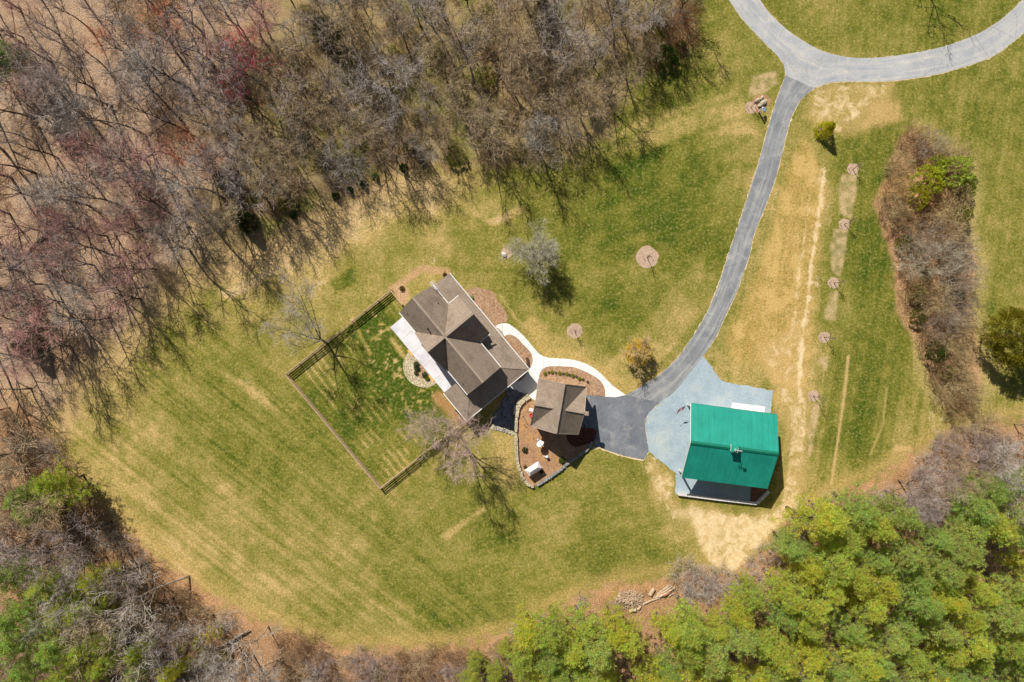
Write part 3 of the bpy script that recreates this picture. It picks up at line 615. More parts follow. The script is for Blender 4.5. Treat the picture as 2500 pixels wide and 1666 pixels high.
wl.add([HF(-3.0, 3.02, EV - 0.1), HF(3.0, 3.02, EV - 0.1), HF(0, 3.02, RG - 0.6), HF(-3.0, 2.92, EV - 0.1), HF(3.0, 2.92, EV - 0.1), HF(0, 2.92, RG - 0.6)], [(0, 1, 2), (5, 4, 3), (0, 2, 5, 3), (1, 4, 5, 2)])
part('wall', wl, M['siding'], house)
for u in (-5.3, -2.6, 2.4, 5.6): window_parts(house, HF, 'u', 2.75, u, 1.0, 2.3, 1.1, 1)
for u in (-5.3, 5.6): window_parts(house, HF, 'u', 2.75, u, 4.1, 5.4, 1.0, 1)
for u in (-5.0, -2.5, 2.6, 5.6): window_parts(house, HF, 'u', -2.75, u, 1.0, 2.3, 1.1, -1)
for v in (-1.3, 1.3): window_parts(house, HF, 'v', 7.9, v, 4.9, 5.7, 0.9, 1)
for v in (-1.4, 1.4): window_parts(house, HF, 'v', -6.7, v, 1.0, 2.3, 1.0, -1)
window_parts(house, HF, 'u', -4.75, 0, 6.3, 7.6, 1.1, -1)
door_part(house, HF, 'u', -2.75, 0.2, 1.0, 2.15, -1, M['darkmetal']); door_part(house, HF, 'u', 2.75, 0.0, 1.8, 2.15, 1, M['doorwhite'])
for u, v in [(-6.8, -5.7), (-3.4, -5.7), (0, -5.7), (3.4, -5.7), (7, -5.7), (10.8, -5.7), (10.8, -2.8), (10.8, 0), (10.8, 2.8), (10.8, 5.55), (8.3, 5.55), (6.1, 5.55)]:
    q = MB(); q.box(HF, u - 0.09, u + 0.09, v - 0.09, v + 0.09, 0.0, 3.42); part('porch_post', q, M['trim'], house)
dk = MB(); dk.box(HF, -6.8, 10.9, -5.8, -2.76, 0.0, 0.16); dk.box(HF, 7.91, 10.9, -2.758, 5.65, 0.0, 0.155); part('porch_floor', dk, M['step'], house)
for u, v, z, hgt, rd in ((-2.45, 1.25, 8.6, 0.75, 0.10), (-6.1, 2.25, 7.1, 0.35, 0.05), (6.6, 2.6, 6.6, 0.35, 0.05), (-4.4, -2.1, 7.3, 0.35, 0.05)):
    q = MB(); q.lathe(HF(u, v, z - 0.25), [(rd, 0), (rd, hgt), (rd * 1.5, hgt + 0.02), (rd * 1.5, hgt + 0.1), (0.02, hgt + 0.16)], 10); part('vent_pipe', q, M['darkmetal'], house)
an = MB(); b_ = HF(-6.75, -3.25, 5.9); an.tube([b_, b_ + Vector((0, 0, 1.5))], [0.04, 0.04], 6); e = HF(1, 0, 0) - HF(0, 0, 0); f_ = HF(0, 1, 0) - HF(0, 0, 0)
tp = b_ + Vector((0, 0, 1.5)); an.bar(tp - e * 0.7, tp + e * 0.7, 0.05, 0.05)
for k in range(6): c = tp + e * (-0.65 + 0.26 * k); an.bar(c - f_ * (0.5 - 0.05 * k), c + f_ * (0.5 - 0.05 * k), 0.045, 0.03)
part('roof_antenna', an, M['whitemetal'], house)

# patio, stone half circle, steps
PF = HF
def hpoly(l): return [px_of(HF(u, v, 0)) for u, v in l]
sheet('patio', hpoly([(-6.95, 2.76), (5.82, 2.76), (5.82, 6.06), (-6.92, 6.06)]), 0.14, M['patio'], side=0.14)
jm = MB()
for u in (-4.4, -1.8, .8, 3.4): joint(px_of(HF(u, 3.1, 0)), px_of(HF(u, 6.04, 0)), .143)
struct('patio_joint', jm, M['joint'])
def flagstone():
    m, t, b = nodes('flagstones'); p = pos(t)
    v = N(t, 'ShaderNodeTexVoronoi'); v.inputs['Scale'].default_value = 2.6; t.links.new(p, v.inputs['Vector'])
    v2 = N(t, 'ShaderNodeTexVoronoi', feature='DISTANCE_TO_EDGE'); v2.inputs['Scale'].default_value = 2.6; t.links.new(p, v2.inputs['Vector'])
    sp = N(t, 'ShaderNodeSeparateColor'); t.links.new(v.outputs['Color'], sp.inputs[0])
    c = mixc(t, sp.outputs[0], alb(196, 180, 146), alb(222, 206, 172)); c = mixc(t, rng_map(t, v2.outputs['Distance'], 0.03, 0.10, 0.75, 0), c, alb(120, 108, 74))
    t.links.new(c, b.inputs['Base Color']); b.inputs['Roughness'].default_value = 0.9; return m
M['flagstone'] = flagstone()
hc = []; c0 = (0.85, 6.07)
for k in range(25):
    a = math.pi * k / 24; hc.append((c0[0] - 3.15 * math.cos(a), c0[1] + 3.0 * math.sin(a)))
inner = []
for k in range(17):
    a = math.pi * (16 - k) / 16; inner.append((c0[0] + 0.25 - 1.75 * math.cos(a), c0[1] + 1.55 * math.sin(a)))
sheet('flagstone_path', hpoly(hc + inner), 0.03, M['flagstone'], side=0.03)
sheet('mulch_bed', hpoly(inner), 0.02, M['mulch'])
M['newwood'] = plain('fresh_wood', alb(226, 184, 104), 0.7, 0.2, 0, 0.12)
for u, lb in ((-2.0, 'short new wooden step by the upper end of the flagstone half circle'), (3.0, 'short new wooden step by the lower end of the flagstone half circle')):
    q = MB(); q.box(HF, u - 0.6, u + 0.6, 6.07, 6.38, 0.0, 0.09); q.box(HF, u - 0.55, u + 0.55, 6.075, 6.22, 0.091, 0.125); solo('wooden_step', q, M['newwood'], HF(u, 6.2, 0), lb, 'step', 'wooden steps at the patio')

# --- garage
GF = frame(6.79, -9.52, -0.1695, -0.9855, -0.9855, 0.1695)
gar = thing('garage', 'square detached garage with grey-brown shingle cross-gable roof at the end of the driveway', 'garage', GF(0, 0, 0))
ge, gr, gc = 3.9, 8.0, 7.05; g0, g1, h0, h1 = -3.45, 3.5, -3.5, 3.52; um = 0.1
vk = h0 * 0 + (gr - gc) / (gr - ge) * 3.5
q = MB()
q.slab([GF(g0, 0, gr), GF(g1, 0, gr), GF(g1, h1, ge), GF(g0, h1, ge)]); q.slab([GF(g0, 0, gr), GF(g1, 0, gr), GF(g1, h0, ge), GF(g0, h0, ge)])
for sgn, hh in ((-1, h0), (1, h1)):
    for ue in (g0, g1):
        q.slab([GF(um, sgn * vk * 0.98, gc + 0.01), GF(um, hh + sgn * 0.03, gc + 0.01), GF(ue, hh + sgn * 0.03, ge + 0.01), GF(ue, hh, ge + 0.01)], 0.13)
groof = part('roof', q, M['shingle'], gar)
q = MB()
for A, B, z in (((g0, 0), (g1, 0), gr), ((um, vk), (um, h1), gc), ((um, -vk), (um, h0), gc)): q.bar(GF(*A, z + 0.02), GF(*B, z + 0.02), 0.26, 0.05)
part('ridge_cap', q, M['ridge'], groof)
q = MB()
for A, B in (((g0, h1 + .05), (um, h1 + .05)), ((g1, h1 + .05), (um, h1 + .05)), ((g0, h0 - .05), (um, h0 - .05)), ((g1, h0 - .05), (um, h0 - .05))): q.bar(GF(*A, ge - .06), GF(*B, gc - .06), 0.08, 0.2)
for uu in (g0 - .05, g1 + .05):
    for vv in (h0, h1): q.bar(GF(uu, vv, ge - .06), GF(uu, 0, gr - .06), 0.08, 0.2)
part('rake_board', q, plain('tan_trim', alb(186, 170, 152), .6, .2), gar)
q = MB(); q.box(GF, -3.1, 3.15, -3.15, 3.15, 0, ge - 0.1)
for uu in (-3.1, 3.05): q.add([GF(uu, -3.15, ge - .1), GF(uu, 3.15, ge - .1), GF(uu, 0, gr - .5), GF(uu + .1, -3.15, ge - .1), GF(uu + .1, 3.15, ge - .1), GF(uu + .1, 0, gr - .5)], [(0, 1, 2), (5, 4, 3), (0, 2, 5, 3), (1, 4, 5, 2)])
for vv in (-3.15, 3.05): q.add([GF(-3.1, vv, ge - .1), GF(3.1, vv, ge - .1), GF(um, vv, gc - .4), GF(-3.1, vv + .1, ge - .1), GF(3.1, vv + .1, ge - .1), GF(um, vv + .1, gc - .4)], [(0, 1, 2), (5, 4, 3), (0, 2, 5, 3), (1, 4, 5, 2)])
part('wall', q, M['siding'], gar)
for c in (-1.5, 1.6): door_part(gar, GF, 'u', -3.15, c, 2.5, 2.3, -1, M['doorwhite'], 'garage_door')
door_part(gar, GF, 'u', 3.15, 1.8, 0.95, 2.1, 1, M['doorwhite']); window_parts(gar, GF, 'u', 3.15, -1.2, 1.1, 2.2, 1.0, 1); window_parts(gar, GF, 'v', 3.15, 0, 4.4, 5.4, 0.9, 1); window_parts(gar, GF, 'v', -3.1, 0, 1.1, 2.2, 1.2, -1)
q = MB(); q.tube([GF(3.2, -3.62, ge - .15), GF(3.2, -3.62, 0.1)], [0.05, 0.05], 6); q.tube([GF(-3.15, 3.62, ge - .15), GF(-3.15, 3.62, 0.1)], [0.05, 0.05], 6); part('downspout', q, M['trim'], gar)
q = MB(); q.box(GF, um - .28, um + .28, -4.15, -3.6, gc - .35, gc + .12); part('hoist_hood', q, M['shingle'], gar)

# --- barn
BF = frame(31.2, -15.1, 0.9916, -0.1294, -0.1294, -0.9916)
barn = thing('barn', 'large barn with a bright green ribbed metal roof and cupola on the blue gravel pad', 'barn', BF(0, 0, 0))
be, br = 5.0, 7.8; c0_, c1_, d0_, d1_ = -6.06, 6.40, -5.30, 5.46
q = MB(); q.slab([BF(c0_, 0, br), BF(c1_, 0, br), BF(c1_, d0_, be), BF(c0_, d0_, be)], 0.08); q.slab([BF(c0_, 0, br), BF(c1_, 0, br), BF(c1_, d1_, be), BF(c0_, d1_, be)], 0.08)
n = 30
for k in range(n + 1):
    u = c0_ + 0.06 + (c1_ - c0_ - 0.12) * k / n
    for dd in (d0_, d1_): q.bar(BF(u, 0, br + 0.005), BF(u, dd, be + 0.005), 0.05, 0.04)
broof = part('roof', q, M['green'], barn)
q = MB()
for dd in (-0.3, 0.3): q.slab([BF(c0_ - .02, 0, br + 0.11), BF(c1_ + .02, 0, br + 0.11), BF(c1_ + .02, dd, br - 0.05), BF(c0_ - .02, dd, br - 0.05)], 0.03)
part('ridge_cap', q, plain('dark_green_steel', alb(10, 118, 92), 0.45, 0.4), broof)
q = MB()
for uu in (c0_ - .05,):
    for dd in (d0_, d1_): q.bar(BF(uu, dd, be - .14), BF(uu, 0, br - .14), 0.07, 0.26)
part('rake_board', q, M['trim'], barn)
q = MB(); q.bar(BF(c0_, d0_ - .07, be - .05), BF(c1_, d0_ - .07, be - .05), 0.12, 0.13); part('gutter', q, M['green'], barn)
q = MB(); q.bar(BF(c1_ + .03, d0_, be - .1), BF(c1_ + .03, 0, br - .1), .06, .16); q.bar(BF(c1_ + .03, d1_, be - .1), BF(c1_ + .03, 0, br - .1), .06, .16); part('edge_trim', q, M['green'], barn)
q = MB(); q.tube([BF(6.5, -3.9, 0.1), BF(6.5, -3.9, be - .3)], [0.07, 0.07], 6); q.box(BF, 6.42, 6.6, -4.6, -3.6, 4.2, 4.5); part('downspout', q, M['trim'], barn)
q = MB(); q.box(BF, -3.0, 6.1, -5.0, 5.1, 0, be - 0.06)
for uu in (-3.0, 6.0): q.add([BF(uu, -5.0, be - .06), BF(uu, 5.1, be - .06), BF(uu, 0, br - .3), BF(uu + .1, -5.0, be - .06), BF(uu + .1, 5.1, be - .06), BF(uu + .1, 0, br - .3)], [(0, 1, 2), (5, 4, 3), (0, 2, 5, 3), (1, 4, 5, 2)])
part('wall', q, M['siding'], barn)
for c in (2.3, 5.0 - .2): door_part(barn, BF, 'u', -5.0, c, 2.1, 2.6, -1, M['doorwhite'], 'garage_door')
door_part(barn, BF, 'u', -5.0, -1.8, 1.0, 2.1, -1, M['doorwhite']); window_parts(barn, BF, 'v', -3.0, 0, 1.2, 2.4, 1.4, -1); window_parts(barn, BF, 'u', 5.1, 0, 1.2, 2.2, 1.2, 1); window_parts(barn, BF, 'u', 5.1, 3.5, 1.2, 2.2, 1.2, 1); window_parts(barn, BF, 'v', 6.1, 1.0, 1.2, 2.2, 1.2, 1)
for v in (-4.9, 5.04):
    q = MB(); q.box(BF, -5.55, -5.33, v - 0.11, v + 0.11, 0.0, be + (br - be) * (1 - abs(v) / 5.4) - .1); part('porch_post', q, M['trim'], barn)
q = MB()
for v in (-4.9, 5.04): q.box(BF, -5.5, -3.02, v - .06, v + .06, be - .35, be - .12)
part('beam', q, M['trim'], barn)
cu = MB(); cu.box(BF, -.42, .42, -.42, .42, br - .5, br + .95)
cup = part('cupola', cu, M['trim'], barn)
q = MB(); z = br + .952; t4 = BF(0, 0, z + .75)
cs = [BF(a, b, z) for a, b in ((-.58, -.58), (.58, -.58), (.58, .58), (-.58, .58))]; q.add(cs + [t4], [(3, 2, 1, 0), (0, 1, 4), (1, 2, 4), (2, 3, 4), (3, 0, 4)]); part('cupola_roof', q, M['green'], cup)
q = MB(); tp = t4; q.tube([tp - Vector((0, 0, .1)), tp + Vector((0, 0, 1.1))], [.03, .03], 6)
q.bar(tp + Vector((-.55, .1, .75)), tp + Vector((.55, -.1, .75)), .05, .05); q.bar(tp + Vector((-.55, .1, .75)), tp + Vector((-.35, .3, .75)), .05, .05); q.bar(tp + Vector((-.55, .1, .75)), tp + Vector((-.4, -.12, .75)), .05, .05); q.bar(tp + Vector((-.1, -.35, .5)), tp + Vector((.1, .35, .5)), .04, .04)
q.rock(tp + Vector((.2, 0, 1.05)), .3, .06, .18, R); part('weathervane', q, M['whitemetal'], cup)
q = MB(); q.box(BF, 1.18, 6.2, -6.05, -5.01, 0.0, 0.11); struct('concrete_apron', q, M['walk'])
# retaining wall of the gravel pad
q = MB(); wp = [P(*Z3(424, 1288)), P(*Z3(780, 1334)), P(*Z3(1138, 1374)), P(*Z3(1195, 1320)), P(*Z3(1252, 1262))]
for a, b in zip(wp[:-1], wp[1:]): q.bar(a + Vector((0, 0, .28)), b + Vector((0, 0, .28)), .36, .56)
for i, (a, b) in enumerate(zip(wp[:-1], wp[1:])):
    L = (b - a).length; k = int(L / .6)
    for j in range(k):
        c = a + (b - a) * ((j + .5) / k); d = (b - a).normalized() * (L / k * .48); q.bar(c - d + Vector((0, 0, .62 + R.uniform(-.01, .01))), c + d + Vector((0, 0, .62 + R.uniform(-.01, .01))), .40, .10)
M['pale'] = surf('pale_block', alb(236, 230, 226), alb(206, 198, 194), 3, 9, .16)
solo('retaining_wall', q, M['pale'], wp[0], 'low pale block retaining wall with an angled end below the green-roofed barn', 'wall')

# --- flag on the barn post
fl = thing('flag', 'striped flag with blue starred corner flying from the barn corner post', 'flag', BF(-5.44, -4.9, 2.6))
b_ = BF(-5.55, -4.95, 2.5); tp = P(1674.5, 989.5, 3.25); q = MB(); q.tube([b_, tp + (tp - b_).normalized() * .12], [.025, .02], 6); q.rock(tp + (tp - b_).normalized() * .16, .05, .05, .05, R); part('flagpole', q, M['whitemetal'], fl)
def flag_mat(name, c): return plain(name, c, 0.8, 0.1, 0, 0.06)
fm = [flag_mat('flag_red', alb(196, 62, 84)), flag_mat('flag_white', alb(236, 226, 230)), flag_mat('flag_blue', alb(52, 66, 122))]
fly = Vector((-.80, -.52, -.12)).normalized() * 1.35; ho = Vector((-.28, -.80, -.50)).normalized() * .85; nn = fly.cross(ho).normalized()
def fp(a, b): return tp + fly * a + ho * b + nn * (.10 * math.sin(a * 7.5 + b * 1.2) * a ** .5) + Vector((0, 0, -.16 * a * a))
q = MB(); na = 20
for i in range(na):
    for j in range(13):
        q.quad(fp(i / na, j / 13), fp((i + 1) / na, j / 13), fp((i + 1) / na, (j + 1) / 13), fp(i / na, (j + 1) / 13), 2 if (i < 8 and j < 7) else (j % 2))
cloth = part('cloth', q, fm, fl, fix=False)
q = MB()
for r in range(9):
    for c in range(6 if r % 2 == 0 else 5):
        a, b = (0.033 + .066 * c + (.033 if r % 2 else 0)) * .98, (r + .75) / 9 * (7 / 13) * .97
        for sg in (.006, -.006):
            q.add([fp(a, b) + nn * sg + (fly.normalized() * math.cos(t_) + ho.normalized() * math.sin(t_)) * (.028 if k % 2 == 0 else .011) for k in range(10) for t_ in [k * math.pi / 5]], [tuple(range(10))])
part('star', q, fm[1], cloth, fix=False)

# --- board fence round the yard
M['fence'] = plain('weathered_boards', alb(196, 168, 134), 0.85, 0.1, 0, 0.2, 3)
fence = thing('board_fence', 'brown four-board wooden fence with a gate around the yard behind the house', 'fence', P(699, 916))
fpts = [P(984, 745), P(957, 710), P(702, 914), P(931, 1190), P(1136, 1026)]
fh = 1.35
def run(a, b, bay, gate=None):
    L = (b - a).length; k = max(1, round(L / bay)); d = (b - a) / k
    for i in range(k + 1):
        p = a + d * i; m_ = MB(); dn = d.normalized(); sd = Vector((-dn.y, dn.x, 0))
        fr = lambda u, v, z, p=p, dn=dn, sd=sd: p + dn * u + sd * v + Vector((0, 0, z))
        m_.box(fr, -.065, .065, -.065, .065, 0, fh + .08); part('post', m_, M['fence'], fence)
    m_ = MB(); dn = d.normalized(); sd = Vector((-dn.y, dn.x, 0)) * .085
    for i in range(k):
        A = a + d * i + sd; B = a + d * (i + 1) + sd
        if gate == i:
            gm = MB(); A2 = A + dn * .1; B2 = B - dn * .1
            for z in (.25, .6, .95, 1.27): gm.bar(A2 + Vector((0, 0, z)), B2 + Vector((0, 0, z)), .035, .13)
            gm.bar(A2 + sd * .6 + Vector((0, 0, .25)), B2 + sd * .6 + Vector((0, 0, 1.27)), .03, .11); gm.bar(A2 + sd * 1.1 + Vector((0, 0, 1.27)), B2 + sd * 1.1 + Vector((0, 0, .25)), .03, .11)
            gt = part('gate', gm, M['fence'], fence); hm = MB(); hm.bar(B2 - dn * .2 + sd * .7 + Vector((0, 0, 1.0)), B2 + sd * .7 + Vector((0, 0, 1.0)), .03, .04); part('latch', hm, M['darkmetal'], gt)
        else:
            if gate is not None and i in (0, gate + 1): m_ = MB()
            for z in (.2, .56, .92, 1.28): m_.bar(A + Vector((0, 0, z)), B + Vector((0, 0, z)), .045, .18)
            m_.bar(A - sd + Vector((0, 0, fh + .095)), B - sd + Vector((0, 0, fh + .095)), .10, .03)
            if gate is not None and i in (gate - 1, k - 1): part('rail', m_, M['fence'], fence)
    if gate is None: part('rail', m_, M['fence'], fence)
run(fpts[0], fpts[1], 2.4); run(fpts[1], fpts[2], 2.4, 3); run(fpts[2], fpts[3], 2.35); run(fpts[3], fpts[4], 2.3, 3)

# --- stone walls and rock bed
M['stone'] = surf('pale_stone', alb(212, 198, 168), alb(180, 168, 144), 1.2, 6, .2, .9, .1, .4)
M['greystone'] = surf('grey_stone', alb(168, 166, 160), alb(136, 136, 134), 1.2, 6, .25, .9, .1, .4)
M['rocks'] = surf('riprap', alb(140, 142, 146), alb(110, 114, 120), 1.6, 6, .3, .9, .1, .4)
def wall_of_stones(pts, wd, ht, rows):
    q = MB(); pp = [P(*c) for c in smooth_poly(pts, 8, False)]; acc = 0; nxt = 0
    for a, b in zip(pp[:-1], pp[1:]):
        L = (b - a).length; d = (b - a) / L
        while nxt <= acc + L:
            c = a + d * (nxt - acc); sd = Vector((-d.y, d.x, 0)); step = R.uniform(.32, .62)
            for r in range(rows):
                off = (r - (rows - 1) / 2) * wd / rows
                for z in range(2): q.rock(c + sd * (off + R.uniform(-.04, .04)) + d * R.uniform(-.05, .05) + Vector((0, 0, ht * (.27 + .5 * z))), step * .50, wd / rows * .54, ht * .30, R, math.atan2(d.y, d.x) + R.uniform(-.15, .15), 0, True)
            nxt += step
        acc += L
    return q
lw = zs([(338, 712), (262, 775), (236, 850), (224, 950), (224, 1100), (232, 1250), (252, 1350), (290, 1450), (345, 1510), (402, 1518)])
solo('stone_wall', wall_of_stones(lw, .44, .5, 2), M['stone'], P(*lw[0]), 'curving cream dry stone wall along the left side of the garden below the garage', 'wall', 'garden stone walls')
rw = zs([(425, 1506), (530, 1438), (620, 1375), (700, 1308), (800, 1238), (885, 1170), (918, 1115)])
solo('stone_wall', wall_of_stones(rw, .36, .5, 1), M['greystone'], P(*rw[0]), 'straight grey stone wall along the lower right side of the garden below the garage', 'wall', 'garden stone walls')
lw2 = zs([(318, 690), (255, 745), (222, 800), (212, 850)])
solo('stone_wall', wall_of_stones(lw2, .4, .4, 1), M['stone'], P(*lw2[0]), 'short row of cream stones between the rock bed and the curving garden wall', 'wall', 'garden stone walls')
rb = [(1240, 946), (1283, 967), (1263, 984), (1256, 1004), (1253, 1048), (1238, 1055), (1200, 1042), (1199, 1022), (1216, 1000), (1234, 968)]
def inside(p, pts):
    r = False; n_ = len(pts)
    for i in range(n_):
        (ax, ay), (bx, by) = pts[i], pts[(i + 1) % n_]
        if (ay > p[1]) != (by > p[1]) and p[0] < ax + (p[1] - ay) * (bx - ax) / (by - ay): r = not r
    return r
sheet('rock_bed_base', rb, 0.026, plain('rock_dust', alb(96, 94, 92), .9, .1))
q = MB(); rb_big = [(x + (x - 1235) * .06, y + (y - 1000) * .04) for x, y in rb]
for k in range(2000):
    x, y = R.uniform(1190, 1290), R.uniform(940, 1062)
    if inside((x, y), rb_big):
        s_ = R.uniform(.10, .24); q.rock(P(x, y) + Vector((0, 0, .06)), s_, s_ * R.uniform(.6, 1), s_ * .55, R, R.uniform(0, 6.3))
struct('rock_bed', q, M['rocks'], 'stuff')
q = MB()
for k in range(70):
    t_ = R.random(); x, y = 1199 + 54 * t_ + R.uniform(-2, 2), 1042 + 15 * t_ + R.uniform(-5, 5); s_ = R.uniform(.12, .24); q.rock(P(x, y) + Vector((0, 0, .08)), s_, s_ * .8, s_ * .6, R, R.uniform(0, 6))
solo('stone_edging', q, M['stone'], P(1225, 1050), 'row of cream rubble stones along the lower edge of the grey rock bed', 'stones')

# --- small garden things
def small(name, build, m, px, py, label, cat, group=None, smooth=False):
    q = MB(); b0_ = P(px, py); build(q, b0_); return solo(name, q, m, b0_, label, cat, group, smooth)
dish = thing('satellite_dish', 'white oval satellite dish on a pole in the garden below the garage', 'satellite dish', P(1319, 1081))
b_ = P(1319.5, 1081.5); q = MB(); q.tube([b_, b_ + Vector((0, 0, 1.5))], [.04, .04], 8); part('pole', q, M['darkmetal'], dish)
ax = Vector((-.45, .55, .75)).normalized(); x_ = ax.orthogonal().normalized(); x_ = Vector((.64, .52, 0)).normalized(); y_ = ax.cross(x_).normalized(); x_ = y_.cross(ax).normalized(); q = MB(); cc = b_ + Vector((-.05, .05, 1.68)); rings = [(0, 0), (.25, .02), (.45, .06), (.60, .12)]
vs = [cc]; fs = []
for r, z in rings[1:]:
    for k in range(24): a = k * math.pi / 12; vs.append(cc + x_ * (r * math.cos(a)) + y_ * (r * .88 * math.sin(a)) + ax * z)
for k in range(24):
    fs.append((0, 1 + k, 1 + (k + 1) % 24))
    for r in range(2): fs.append((1 + r * 24 + k, 1 + (r + 1) * 24 + k, 1 + (r + 1) * 24 + (k + 1) % 24, 1 + r * 24 + (k + 1) % 24))
q.add(vs, fs); q.bar(b_ + Vector((0, 0, 1.5)), cc - ax * .01, .07, .07); part('reflector', q, M['whitemetal'], dish, smooth=True, fix=False)
q = MB(); q.tube([cc - y_ * .5 + ax * .1, cc + ax * .62 - y_ * .1], [.02, .02], 5); q.rock(cc + ax * .64 - y_ * .1, .07, .07, .07, R); part('feed_arm', q, M['darkmetal'], dish)
def wellpipe(q, b): q.lathe(b, [(.14, 0), (.14, .5), (.2, .52), (.24, .66), (.2, .8), (.1, .88), (.02, .9)], 14); q.bar(b + Vector((-.1, .05, .62)), b + Vector((-.55, .16, .58)), .09, .09)
small('well_pipe', wellpipe, M['whitemetal'], 1335, 1114.5, 'small white round-topped post with a side arm in the dish shadow on the garden mulch', 'well pipe', None, False)
sh = thing('well_shelter', 'little pale hip-roofed shelter on four dark posts in the garden corner by the stone wall', 'shelter', P(1302, 1147))
def zb(x, y, h): return P(1250 + x * 150 / 1960, 1080 + y * 150 / 1960, h)
cn = [zb(395, 890, 1.8), zb(830, 607, 1.8), zb(960, 825, 1.8), zb(565, 1088, 1.8)]; rd = [zb(590, 955, 2.3), zb(803, 815, 2.3)]
q = MB(); q.add(cn + rd + [c - Vector((0, 0, .06)) for c in cn], [(0, 1, 5, 4), (1, 2, 5), (2, 3, 4, 5), (3, 0, 4), (9, 8, 7, 6), (0, 6, 7, 1), (1, 7, 8, 2), (2, 8, 9, 3), (3, 9, 6, 0)])
part('roof', q, plain('pale_metal_roof', alb(232, 222, 220), .55, .3), sh); mid = sum(cn, Vector()) / 4
M['darkwood'] = plain('dark_wood', alb(92, 70, 54), .8, .1)
for c in cn:
    f = mid + (c - mid) * .86; f.z = 0; q = MB(); q.bar(f, f + Vector((0, 0, 1.8)), .09, .09); part('post', q, M['darkwood'], sh)
q = MB(); f1, f2 = [mid + (c - mid) * .86 for c in (cn[2], cn[3])]; f1.z = f2.z = .8; q.bar(f1, f2, .05, .1); f1.z = f2.z = .4; q.bar(f1, f2, .05, .1); part('rail', q, M['darkwood'], sh)
small('water_tub', lambda q, b: q.lathe(b, [(.22, 0), (.27, .5), (.27, .52), (.23, .52), (.2, .1), (.02, .1)], 14), M['darkmetal'], 1321, 1151, 'dark round tub standing in the shade under the little pale-roofed shelter', 'tub')
small('plant_pot', lambda q, b: q.lathe(b, [(.17, 0), (.26, .42), (.3, .44), (.3, .5), (.24, .5), (.2, .3), (.02, .3)], 16), plain('red_glaze', alb(218, 74, 82), .4, .4), 1297, 1013.5, 'round red pot on the bare soil against the garage wall', 'pot')
small('stepping_stone', lambda q, b: q.rock(b + Vector((0, 0, .05)), .34, .26, .07, R, -.17, 0, True), M['pale'], 1297.5, 1001.5, 'pale square slab beside the red pot against the garage wall', 'slab', 'pale slabs')
small('stepping_stone', lambda q, b: q.rock(b + Vector((0, 0, .05)), .3, .34, .08, R, .2, 0, True), M['stone'], 1252, 1057, 'pale tapered slab at the right end of the rubble edging below the rock bed', 'slab', 'pale slabs')
def pole_(h, r): return lambda q, b: (q.tube([b, b + Vector((0, 0, h))], [r, r], 6), q.rock(b + Vector((0, 0, h)), r * 1.8, r * 1.8, r * 2.2, R), q.rock(b, r * 3, r * 3, .05, R))
small('metal_pole', pole_(1.5, .035), M['darkmetal'], 1278, 1018, 'thin dark pole casting a long shadow left of the red pot', 'pole', 'garden poles')
small('metal_pole', pole_(.5, .04), M['darkmetal'], 1281, 1038, 'short dark stub pole in the soil near the curving stone wall', 'pole', 'garden poles')
small('metal_pole', pole_(1.3, .02), M['darkwood'], 1350, 1140, 'slender wooden stake near the straight grey wall of the garden', 'pole', 'garden poles')
small('garden_light', lambda q, b: q.lathe(b, [(.1, 0), (.1, .2), (.13, .22), (.11, .28), (.02, .3)], 10), M['whitemetal'], 1312.5, 1074, 'tiny white cap in the soil just above the satellite dish', 'garden light')
def curb(q, b):
    pp = [P(*Z2(*c)) for c in ((815, 915), (835, 925), (852, 945), (862, 965), (872, 990))]
    for a, c in zip(pp[:-1], pp[1:]): q.bar(a + Vector((0, 0, .12)), c + Vector((0, 0, .12)), .16, .24)
small('garden_edging', curb, M['greystone'], 1425, 1032, 'curved grey kerb between dark mulch and asphalt beside the garage', 'kerb')
bn = thing('garden_bench', 'narrow dark bench on the mulch bed at the house porch corner', 'bench', P(1287.5, 883))
q = MB(); a, b = P(1287, 873), P(1288.3, 893)
for o_ in (-.13, 0, .13): q.bar(a + Vector((o_, 0, .45)), b + Vector((o_, 0, .45)), .115, .04)
part('seat', q, M['darkwood'], bn)
for c in (a + Vector((0, -.15, 0)), b + Vector((0, .15, 0))): q = MB(); q.box(lambda u, v, z, c=c: c + Vector((u, v, z)), -.17, .17, -.03, .03, .02, .429); part('leg', q, M['darkwood'], bn)

# mailbox corner
mbx = thing('mailbox', 'white post with a mailbox and lantern beside boulders where the drive meets the road', 'mailbox', P(1852, 274))
b_ = P(1852, 274); fr = lambda u, v, z: b_ + Vector((u, v, z))
q = MB(); q.box(fr, -.09, .09, -.09, .09, 0, 1.75); q.box(fr, .091, .75, -.05, .05, 1.0, 1.1); part('post', q, M['whitemetal'], mbx)
q = MB(); q.tube([fr(.52, -.32, 1.27), fr(.52, .32, 1.27)], [.16, .16], 10); q.box(fr, .36, .68, -.32, .32, 1.101, 1.27); bx_ = part('letter_box', q, plain('blue_grey_paint', alb(120, 150, 178), .4, .4), mbx, smooth=False)
q = MB(); q.box(fr, .37, .67, -.345, -.322, 1.11, 1.42); part('door', q, M['darkmetal'], bx_)
q = MB(); q.lathe(fr(0, 0, 1.75), [(.06, 0), (.13, .06), (.15, .34), (.19, .36), (.03, .5)], 8); part('lantern', q, plain('lantern', alb(200, 206, 212), .3, .5), mbx)
